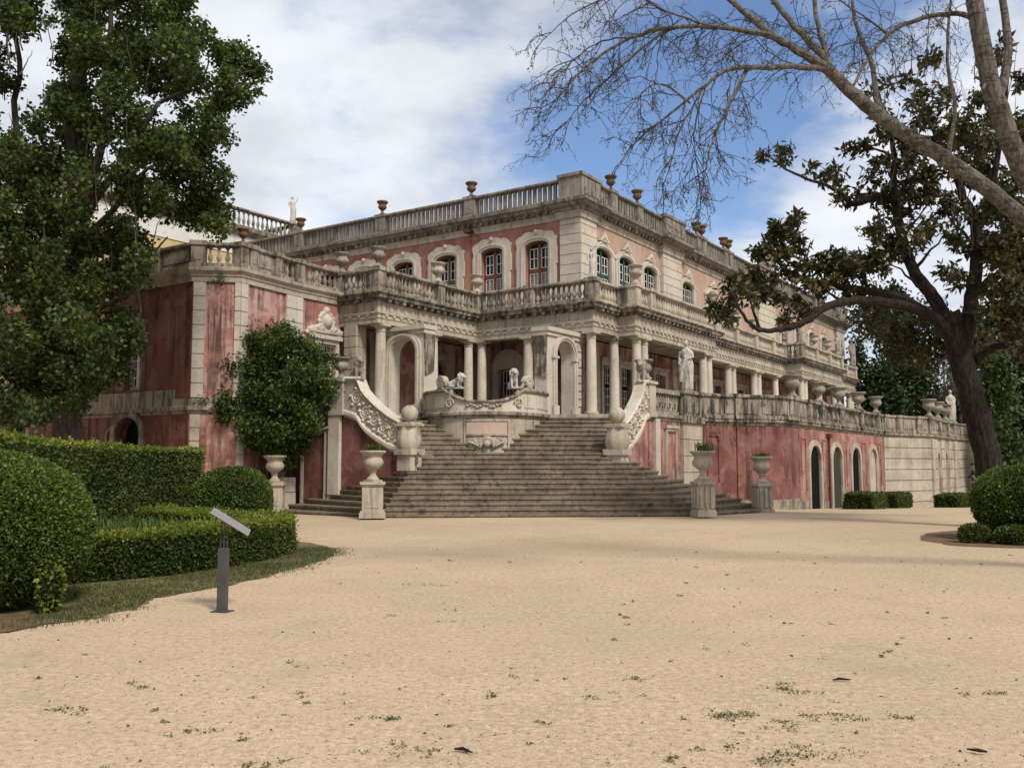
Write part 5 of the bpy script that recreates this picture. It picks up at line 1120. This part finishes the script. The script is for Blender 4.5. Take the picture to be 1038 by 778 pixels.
# dead leaves and crumbs of bark
k = 420; y = 4.5+RNG.uniform(0, 1, k)**1.4*20; x = RNG.uniform(-.6, .66, k)*y; P = np.c_[x, y, np.full(k, .006)]; P = P[~((x < -2.8) & (y > 8.5))]; dr = RNG.normal(size=P.shape); dr[:, 2] *= .15
tag(rawmesh('leaf_litter', leafquads(P, .034, RNG, .5, .9, .3, dr), LF_DEAD), 'dry brown leaf litter scattered over the gravel', 'leaf litter', kind='stuff')
n = 3600; y = 4.4+RNG.uniform(0, 1, n)**1.6*16; x = RNG.uniform(-.65, .65, n)*y; k = ~((x < -3.2) & (y > 9)); x, y = x[k], y[k]; pv = MB()
for xx, yy in zip(x, y):
    s = RNG.uniform(.0025, .007)*(1+(RNG.uniform() < .04)*1.3); a = RNG.uniform(0, 6.28); z = .010*math.sin(xx*.45+1.3)*math.sin(yy*.38)
    b0 = [(xx+s*math.cos(a+k*2.094)*RNG.uniform(.8, 1.6), yy+s*math.sin(a+k*2.094), z-.002) for k in range(3)]; i = len(pv.v); pv.v += b0+[(xx, yy, z+s*.8)]; pv.f += [(i, i+1, i+3), (i+1, i+2, i+3), (i+2, i, i+3)]
PEB = plain('pebble', (.22, .17, .12), .9, .1, .5, 40); tag(pv.build('pebbles', PEB), 'small loose stones scattered on the gravel', 'pebbles', kind='stuff')
for px, py, L, an, lab in ((853, 686, .13, .1, 'dark piece of bark lying on the gravel at the right'), (990, 755, .10, 2.7, 'short dark twig lying near the bottom right'), (470, 755, .12, -.5, 'short dark twig lying on the gravel near the bottom centre')):
    Y = 1.6*933/(py-469); p = at(px, py, Y); a = MB(); a.tube([(-L/2, 0, .008), (-L*.1, .012, .014), (L/2, -.006, .008)], [.005, .011, .004], 6); o = a.build('twig', BARKD); o.location = (p.x, p.y, .012); o.rotation_euler = (0, 0, an); tag(o, lab, 'twig')

# ------------------------------------------------------------------ trees
def crown(blobs, per, size, mat, root, rng, name='crown', aspect=.7, sq=.85, pw=.5, spread=.95, lo=5, hi=11):
    """leaf clumps: blobs (x,y,z,r); leaves gathered in tufts through each clump's volume"""
    Ps = []
    for x, y, z, r in blobs:
        nt = max(4, int(per*r*r)); d = rng.normal(size=(nt, 3)); d /= np.linalg.norm(d, axis=1)[:, None]
        c = np.array([x, y, z])+d*(r*rng.uniform(.15, 1.0, nt)**pw)[:, None]*np.array([1, 1, sq])
        m_ = rng.integers(lo, hi, nt); cc = np.repeat(c, m_, 0); Ps.append(cc+rng.normal(size=cc.shape)*size*spread)
    P = np.concatenate(Ps); o0 = np.array(root.location) if root else 0
    dirs = rng.normal(size=P.shape); dirs[:, 2] -= .25
    return rawmesh(name, leafquads(P-o0, size, rng, aspect, .5, .25, dirs), mat, root)
def wob(a, b, n, amp, rng):
    a, b = np.array(a), np.array(b); L = np.linalg.norm(b-a); p = [a+(b-a)*k/n for k in range(n+1)]; o = np.zeros(3)
    for k in range(1, n): o = o*.6+rng.normal(size=3)*amp*L/n; p[k] = p[k]+o
    return p
def addtube(mb, pts, r0, r1, n=8, o=(0, 0, 0)): k = len(pts); mb.tube([Vector(p)-Vector(o) for p in pts], [lerp(r0, r1, i/(k-1)) for i in range(k)], n)

# tall poplar at the left
rng = np.random.default_rng(11); tb = (-12.6, 26.0, 0)
root = empty('poplar_tree', tb, label='tall dense dark green poplar covering the left edge and the pink wing', cat='tree')
out = [(-60, -70), (190, -70), (196, 0), (206, 32), (212, 58), (240, 46), (258, 50), (268, 70), (262, 92), (240, 100), (230, 125), (226, 160), (222, 190), (232, 218), (216, 240), (196, 232), (176, 236), (150, 246), (150, 280), (142, 305), (140, 330), (132, 355), (112, 380), (100, 405), (70, 422), (-60, 440)]
gaps = [(103, 212, 22), (70, 195, 13), (172, 118, 13), (128, 95, 9), (30, 92, 24), (38, 30, 12), (118, 25, 10), (95, 70, 8), (5, 40, 10), (12, 120, 16), (205, 60, 12), (150, 235, 13), (112, 250, 9), (60, 130, 9), (140, 160, 7)]
bl = []
pts = scatter(out, 700, rng)
for px, py in pts:
    if any((px-gx)**2+(py-gy)**2 < (gr*1.05)**2 for gx, gy, gr in gaps): continue
    if px < 60 and py < 150 and rng.uniform() < .55: continue
    if px > 225 and py > 110 and rng.uniform() < .4: continue
    Y = 26+rng.normal()*1.9; p = at(px, py, Y); r = rng.uniform(.22, .55)
    if px > 200: r = min(r, .42); Y = 25+rng.normal()*.6; p = at(px, py, Y)
    bl.append((p.x, p.y, p.z, r))
crown(bl, 235, .118, LF_POP, root, rng, aspect=.85, spread=.8, lo=6, hi=13)
for k in range(0): pass
t = MB(); P0 = np.array(tb)
def pxp(px, py, Y): v = at(px, py, Y); return np.array(v)
for (pa, pb, ra, rb, Y0, Y1) in (((72, 520), (74, 250), .42, .34, 26, 26.2), ((74, 250), (80, 60), .34, .22, 26.2, 26), ((80, 60), (88, -90), .22, .10, 26, 26), ((74, 255), (108, 120), .16, .10, 26, 25.4), ((108, 120), (112, -60), .10, .05, 25.4, 25), ((76, 300), (20, 150), .16, .10, 26, 26.6), ((20, 150), (14, -40), .10, .05, 26.6, 26.6),
                          ((78, 230), (160, 105), .13, .06, 26, 25), ((160, 105), (262, 70), .06, .02, 25, 24.6), ((78, 260), (150, 170), .12, .05, 26, 25), ((150, 170), (225, 190), .05, .02, 25, 24.8), ((76, 330), (140, 290), .11, .04, 26, 25), ((80, 150), (190, 40), .10, .03, 26, 25.3), ((72, 340), (10, 300), .12, .04, 26, 26), ((120, 300), (170, 240), .06, .02, 25.4, 24.9), ((200, 95), (215, 55), .04, .015, 25, 24.8)):
    addtube(t, wob(pxp(*pa, Y0), pxp(*pb, Y1), 8, .10, rng), ra, rb, 9, tb)
for _ in range(60):                                  # water shoots
    px, py = rng.uniform(0, 150), rng.uniform(40, 330); Y = 25.2+rng.normal()*1.0; a = pxp(px, py, Y); addtube(t, wob(a, a+np.array([rng.normal()*.2, rng.normal()*.2, rng.uniform(.8, 2.2)]), 6, .12, rng), .022, .007, 5, tb)
t.build('trunk', BARKG, root)

# shrub tree by the stair wall
rng = np.random.default_rng(12); tb = (-8.25, 30.75, 0); root = empty('shrub_tree', tb, label='round topped dark green small tree between the pink wing and the stair wall', cat='tree')
bl = []
for px, py, r in ((278, 345, .45), (262, 352, .5), (300, 352, .5), (318, 362, .45), (328, 378, .38), (245, 375, .55), (270, 372, .6), (300, 378, .6), (320, 395, .45), (238, 400, .5), (258, 402, .5), (285, 400, .6), (308, 412, .5), (232, 425, .45), (250, 428, .45), (283, 432, .5), (305, 432, .45), (275, 452, .4), (296, 455, .38), (290, 340, .3), (312, 348, .3), (228, 410, .35), (245, 442, .3), (330, 365, .25), (310, 450, .25), (265, 440, .35), (230, 415, .4), (226, 432, .35), (240, 390, .4), (322, 385, .4), (330, 395, .3), (283, 335, .32), (262, 345, .35), (318, 430, .35), (255, 450, .3), (290, 465, .3)):
    for k in range(2): p = at(px+rng.normal()*4, py+rng.normal()*4, 30.4+rng.normal()*.55); bl.append((p.x, p.y, p.z, r*.82))
crown(bl, 480, .13, LF_SHR, root, rng, aspect=.5)
t = MB(); addtube(t, wob(tb, pxp(280, 440, 30.6), 6, .1, rng), .10, .07, 8, tb)
for px, py in ((262, 370), (300, 375), (240, 410), (315, 420), (285, 350)): addtube(t, wob(pxp(280, 440, 30.6), pxp(px, py, 30.3+rng.normal()*.4), 6, .1, rng), .06, .02, 6, tb)
t.build('trunk', BARKD, root)

# magnolia at the right
rng = np.random.default_rng(13); MY = 23.0; tb = (12.15, 23.0, 0); root = empty('magnolia_tree', tb, label='old dark magnolia with thick leaning trunk and a long bowed lower limb', cat='tree')
t = MB()
def limb(mb, pts, r0, r1, o, n=9, amp=.0):
    P = [np.array(at(*p)) for p in pts]; Q = []
    for i in range(len(P)-1):                        # Catmull-Rom
        a, b, c, d = P[max(i-1, 0)], P[i], P[i+1], P[min(i+2, len(P)-1)]
        for k in range(5): u = k/5; Q.append(.5*((2*b)+(-a+c)*u+(2*a-5*b+4*c-d)*u*u+(-a+3*b-3*c+d)*u**3)+rng.normal(size=3)*amp)
    Q.append(P[-1]); addtube(mb, Q, r0, r1, n, o); return Q
trunk = limb(t, [(1012, 540, 23), (1002, 470, 23), (990, 420, 23), (976, 370, 23), (966, 335, 23), (962, 318, 23)], .33, .27, tb, 14, .012)
A = limb(t, [(972, 350, 23), (950, 325, 22.8), (925, 312, 22.5), (890, 306, 22.2), (855, 306, 21.8), (832, 314, 21.5), (812, 328, 21.3), (790, 334, 21.2), (770, 334, 21), (754, 320, 20.9), (742, 298, 20.8)], .155, .025, tb, 9, .01)
A2 = limb(t, [(950, 325, 22.8), (915, 303, 22.6), (880, 295, 22.8), (845, 290, 23), (815, 283, 23.2), (795, 271, 23.3), (778, 252, 23.4), (772, 236, 23.4)], .14, .02, tb, 8, .01)
B = limb(t, [(962, 330, 23), (945, 300, 23.3), (928, 278, 23.4), (917, 250, 23.5), (910, 220, 23.6), (906, 185, 23.6), (906, 150, 23.5), (896, 118, 23.4), (890, 90, 23.3)], .19, .03, tb, 9, .01)
Cc = limb(t, [(974, 360, 23), (984, 310, 23), (990, 265, 23.1), (988, 225, 23.2), (976, 200, 23.3), (968, 170, 23.4), (950, 140, 23.5), (935, 100, 23.5)], .20, .04, tb, 10, .01)
D = limb(t, [(988, 240, 23.1), (1003, 200, 22.8), (1012, 150, 22.6), (1020, 90, 22.5), (1024, 40, 22.5)], .11, .03, tb, 8, .01)
E_ = limb(t, [(908, 205, 23.6), (892, 198, 23.3), (880, 203, 23), (865, 207, 22.8), (853, 196, 22.7), (838, 188, 22.6), (815, 180, 22.4), (795, 170, 22.3), (782, 160, 22.2)], .085, .018, tb, 7, .01)
G = limb(t, [(985, 300, 23), (1010, 280, 23.4), (1035, 262, 23.8), (1070, 240, 24)], .14, .05, tb, 8, .01); H_ = limb(t, [(988, 365, 23), (1012, 350, 23), (1045, 352, 22.6)], .12, .05, tb, 8, .01)
for px0, py0, px1, py1 in ((915, 240, 945, 200), (908, 200, 935, 165), (945, 300, 900, 265), (925, 275, 960, 235), (905, 160, 870, 140), (880, 295, 870, 250), (845, 290, 850, 255), (815, 283, 820, 250), (778, 252, 800, 222), (855, 306, 830, 290), (790, 334, 800, 310), (988, 225, 1020, 190), (988, 250, 960, 215), (950, 140, 975, 110), (742, 298, 735, 330), (770, 334, 760, 300), (985, 290, 1025, 300)):
    addtube(t, wob(pxp(px0, py0, 23), pxp(px1, py1, 23+rng.normal()*.7), 7, .16, rng), .05, .012, 6, tb)
t.build('trunk', BARKD, root)
bl = []
for px, py, r in ((735, 325, .22), (728, 308, .24), (745, 300, .24), (757, 300, .22), (752, 282, .22), (770, 275, .25), (776, 296, .2), (790, 315, .22), (803, 318, .22), (815, 318, .2), (775, 252, .28), (783, 240, .28), (795, 228, .26), (788, 262, .28), (801, 245, .24), (806, 226, .2), (800, 270, .22), (815, 276, .28), (830, 268, .28), (846, 262, .3), (838, 290, .26), (860, 275, .3), (872, 262, .32), (890, 268, .32), (856, 292, .24), (880, 290, .25), (905, 250, .34), (890, 232, .3), (915, 215, .34), (895, 205, .3), (868, 205, .16), (858, 186, .16), (843, 176, .16), (828, 170, .15), (800, 158, .2), (788, 157, .14), (852, 200, .14),
                  (905, 180, .3), (885, 165, .26), (875, 150, .26), (925, 185, .3), (905, 135, .28), (890, 112, .24), (925, 150, .34), (940, 120, .3), (930, 95, .26), (915, 80, .2), (955, 140, .32), (960, 100, .26), (890, 92, .18), (940, 60, .2), (945, 180, .3), (958, 205, .32), (935, 230, .3), (965, 165, .3), (985, 180, .34), (1000, 150, .32), (1015, 120, .3), (1000, 100, .26), (1025, 80, .26), (1005, 205, .34), (1025, 180, .34), (1035, 215, .4), (1010, 245, .4), (1032, 260, .4), (1020, 290, .42), (1040, 310, .42), (1005, 310, .36), (1025, 335, .36), (1050, 280, .5), (1050, 350, .4), (960, 250, .3), (965, 275, .3), (985, 150, .3), (975, 120, .24), (1010, 60, .22), (1030, 130, .3), (1045, 160, .4), (1055, 220, .5),
                  (845, 268, .22), (925, 255, .22), (1030, 240, .35), (1000, 170, .35), (1020, 210, .38), (985, 215, .3), (1010, 130, .3), (975, 140, .3), (930, 165, .28), (1040, 140, .35), (990, 255, .3), (1015, 265, .35), (940, 200, .28)):
    for k in range(2): p = at(px+rng.normal()*5, py+rng.normal()*5, 23+rng.normal()*(.5 if px < 870 else 1.3)); bl.append((p.x, p.y, p.z, r*1.05))
crown(bl, 120, .19, LF_MAG, root, rng, aspect=.44, spread=.30, lo=8, hi=16)
bl = []
for px, py, r in ((930, 335, .6), (905, 330, .5), (955, 350, .5), (915, 355, .5), (885, 325, .45), (940, 318, .5), (870, 318, .35), (1000, 345, .4), (945, 370, .35)):
    for k in range(2): p = at(px, py, 26+rng.normal()*.8); bl.append((p.x, p.y, p.z, r))
crown(bl, 150, .16, LF_MAG, root, rng, 'back_foliage', aspect=.46)

# bare pale poplar whose limbs reach in from the right
rng = np.random.default_rng(14); tb = (9.65, 12.6, 0); root = empty('bare_poplar_tree', tb, label='leafless pale barked poplar limbs with drooping twigs across the upper right sky', cat='tree')
t = MB(); TW = []
def lb(pts, r0, r1, n=9, amp=.006): q = limb(t, pts, r0, r1, tb, n, amp); return q
lb([(1236, 612, 12.6), (1232, 570, 12.6), (1225, 470, 12.6), (1200, 400, 12.6), (1150, 330, 12.5), (1100, 285, 12.4)], .36, .16, 12)
t.lathe([(.52, -.25), (.46, .0), (.40, .18), (.36, .45)], tuple(np.array([at(1233, 587, 12.6).x, 12.6, 0])-np.array(tb)), 12)
L1 = lb([(1120, 300, 12.4), (1060, 245, 12.3), (1020, 207, 12.2), (960, 162, 12.1), (905, 128, 12), (862, 92, 12), (836, 68, 11.9)], .128, .075, 12)
L2 = lb([(1150, 330, 12.5), (1090, 250, 12), (1040, 178, 11.6), (1016, 120, 11.4), (1000, 68, 11.3), (988, 0, 11.2), (980, -70, 11.2)], .155, .09, 12)
lb([(1010, 105, 11.4), (1022, 50, 11.6), (1010, -30, 11.8)], .07, .04, 8)
a1 = lb([(836, 68, 11.9), (810, 52, 11.9), (783, 36, 11.9), (760, 17, 12), (740, 0, 12), (715, -30, 12)], .06, .028)
a2 = lb([(790, 40, 11.9), (765, 33, 11.8), (727, 28, 11.7), (682, 28, 11.6), (641, 38, 11.5), (598, 64, 11.4), (568, 96, 11.3), (540, 116, 11.2)], .042, .005)
a3 = lb([(836, 70, 11.9), (805, 68, 11.8), (768, 69, 11.7), (740, 70, 11.6), (715, 86, 11.5), (680, 115, 11.4), (641, 148, 11.3), (622, 176, 11.3)], .042, .005)
a4 = lb([(757, 70, 11.7), (745, 95, 11.6), (730, 125, 11.5), (721, 145, 11.5), (716, 170, 11.4), (712, 190, 11.4)], .03, .004)
a5 = lb([(846, 75, 11.9), (833, 56, 12), (816, 38, 12.1), (798, 18, 12.2), (780, -5, 12.3)], .055, .035)
a6 = lb([(842, 70, 11.9), (836, 50, 12), (828, 20, 12.1), (822, -20, 12.2)], .045, .025)
a7 = lb([(862, 92, 12), (880, 60, 12.4), (900, 35, 12.6), (930, 20, 12.7), (965, 14, 12.6), (990, 20, 12.2)], .02, .04)
a8 = lb([(900, 35, 12.6), (880, 20, 12.5), (850, 0, 12.4)], .02, .008)
a9 = lb([(727, 28, 11.7), (700, 20, 11.6), (668, 8, 11.5), (640, -10, 11.4)], .02, .005)
a10 = lb([(700, 105, 11.45), (672, 85, 11.4), (650, 95, 11.3), (625, 130, 11.2)], .012, .004)
a11 = lb([(682, 28, 11.6), (650, 50, 11.6), (610, 85, 11.5), (585, 110, 11.4), (572, 128, 11.4)], .018, .004)
a12 = lb([(715, 86, 11.5), (690, 130, 11.5), (680, 165, 11.5), (672, 190, 11.5)], .014, .004)
a13 = lb([(715, 88, 11.5), (704, 130, 11.6), (705, 160, 11.6), (712, 205, 11.6)], .012, .003)
a14 = lb([(668, 8, 11.5), (640, -6, 11.5), (605, 2, 11.4), (575, 18, 11.4), (552, 40, 11.3)], .016, .004)
a15 = lb([(641, 38, 11.5), (610, 42, 11.5), (580, 62, 11.4), (556, 88, 11.3)], .013, .004)
lb([(905, 128, 12), (890, 105, 12.2), (885, 70, 12.5), (870, 30, 12.8), (860, -20, 13)], .05, .02); lb([(960, 162, 12.1), (968, 110, 12.3), (960, 60, 12.5), (965, -10, 12.6)], .035, .015)
for q, r_, k in ((L1, .13, 26), (L2, .13, 16), (a1, .05, 9), (a5, .05, 6)):
    for _ in range(k):
        i = int(rng.integers(1, len(q)-2)); d = rng.normal(size=3); d /= np.linalg.norm(d); c_ = np.array(q[i])-np.array(tb)+d*r_*.7; t.ell(c_, (r_*rng.uniform(.25, .55),)*3, 7, 5)
        if rng.uniform() < .35: addtube(t, wob(np.array(q[i]), np.array(q[i])+d*rng.uniform(.12, .3), 3, .1, rng), r_*.22, r_*.14, 6, tb)
def twig(p, d, L, r, depth):
    n = 7; pts = [np.array(p)]; d = np.array(d, float)
    for k in range(n):
        d = d+rng.normal(size=3)*.24+np.array([0, 0, -.13]); d /= np.linalg.norm(d); pts.append(pts[-1]+d*L/n)
        if depth > 0 and k > 0 and rng.uniform() < .55: twig(pts[-1], d+rng.normal(size=3)*.75, L*rng.uniform(.35, .65), r*.65, depth-1)
        if depth == 0 and k > 2: BUDS.append(pts[-1]+rng.normal(size=3)*.008)
    addtube(tw, pts, r, r*.45, 3, tb)
tw = MB(); BUDS = []
for q, cnt in ((a1, 9), (a2, 34), (a3, 26), (a4, 12), (a5, 8), (a6, 7), (a7, 14), (a8, 8), (a9, 10), (a10, 8), (a11, 14), (a12, 12), (a13, 12), (a14, 14), (a15, 9)):
    for _ in range(cnt):
        i = int(rng.integers(2, len(q)-1)); d = (np.array(q[i+1])-np.array(q[i])); d /= np.linalg.norm(d); twig(q[i], d*.8+rng.normal(size=3)*.6+np.array([0, 0, -.15]), rng.uniform(.4, .95)*(1.15-.6*i/len(q)), .0072, 2)
for _ in range(26): px, py = rng.uniform(840, 1000), rng.uniform(-20, 60); twig(np.array(at(px, py, 12.8+rng.normal()*.6)), rng.normal(size=3)*.6+np.array([0, 0, -.3]), rng.uniform(.5, 1.0), .006, 2)
for _ in range(26):                                  # upright suckers by the two limbs
    px, py = rng.uniform(870, 1036), rng.uniform(60, 260); a = np.array(at(px, py, 12.4+rng.normal()*.5)); addtube(tw, wob(a, a+np.array([rng.normal()*.12, rng.normal()*.12, rng.uniform(.5, 1.3)]), 6, .1, rng), .008, .003, 4, tb)
t.build('trunk', BARKW, root); tw.build('twigs', TWIG, root)
rawmesh('buds', leafquads(np.array(BUDS)-np.array(tb), .026, rng, .6), LF_BUD, root)

# trees beyond the terrace
def fartree(px, py_top, py_bot, wpx, Y, seed, mat, label, leaf=.38, conic=.5, n=110, per=34):
    rng = np.random.default_rng(seed); top = at(px, py_top, Y); base = Vector((top.x, Y, gz(Y))); Hh = top.z-base.z; rad = wpx/2*Y/933
    root = empty('background_tree', base, label=label, cat='tree', group='trees beyond the terrace'); bl = []
    for _ in range(n):
        f = rng.uniform(.06, 1); rr = rad*(1-conic*f)*math.sqrt(max(.03, 1-abs(2*f-.9)**3*(.9 if conic < .6 else .3))); a = rng.uniform(0, 6.28); q = rng.uniform(.1, 1)**.5*rr*.85
        bl.append((base.x+q*math.cos(a), base.y+q*math.sin(a), base.z+f*Hh*.97, rng.uniform(.16, .34)*rad*(1-.5*f*conic)))
    crown(bl, per, leaf, mat, root, rng, aspect=.6, pw=.4)
    t = MB(); addtube(t, wob((0, 0, -.5), (0, 0, Hh*.92), 8, .02, rng), Hh*.022, .03, 7); t.build('trunk', BARKD, root)
for a in ((868, 338, 440, 36, 74, 1, LF_FAR, 'narrow dark conifer just right of the palace end', .34, .75), (905, 285, 450, 70, 82, 2, LF_FAR, 'tall dark evergreen behind the urns of the pink terrace wall', .42, .35), (930, 350, 470, 56, 78, 3, LF_FARL, 'bright green tree left of the bare poplars', .40, .4),
          (890, 370, 460, 60, 70, 4, LF_FAR, 'dark green tree low behind the terrace urns', .36, .3), (1022, 300, 500, 90, 72, 5, LF_FAR, 'dark green tree behind the magnolia trunk at the right edge', .42, .3), (1010, 355, 500, 50, 64, 6, LF_FARL, 'lighter green tree right of the magnolia trunk', .36, .3), (965, 395, 470, 60, 92, 7, LF_FAR, 'dark tree below the bare poplars', .42, .2), (1060, 280, 500, 110, 80, 8, LF_FAR, 'dark tree beyond the right edge of the gravel', .45, .3), (985, 310, 470, 60, 96, 9, LF_FAR, 'dark evergreen behind the bare poplars and the magnolia', .45, .4)):
    fartree(*a[:7], a[7], a[8], a[9])
for i, (px, top) in enumerate(((936, 352), (946, 338), (955, 345), (963, 350), (972, 362))):
    rng = np.random.default_rng(60+i); Y = 86+i; p = at(px, top, Y); b = (p.x, Y, gz(Y)); Hh = p.z-b[2]
    root = empty('bare_tree', b, label='slim bare greyish poplar, '+['first', 'second', 'third', 'fourth', 'last'][i]+' from the left in the row left of the magnolia trunk', cat='tree', group='bare poplars beyond the terrace'); t = MB()
    addtube(t, wob((0, 0, -.5), (0, 0, Hh), 10, .015, rng), .14, .03, 5)
    for _ in range(46):
        f = rng.uniform(.3, .95); s = np.array([0, 0, f*Hh]); a = rng.uniform(0, 6.28); L = Hh*.22*(1.1-f*.6); addtube(t, wob(s, s+np.array([math.cos(a)*L*.35, math.sin(a)*L*.35, L]), 4, .1, rng), .04, .015, 3)
    t.build('trunk', BARKW, root)
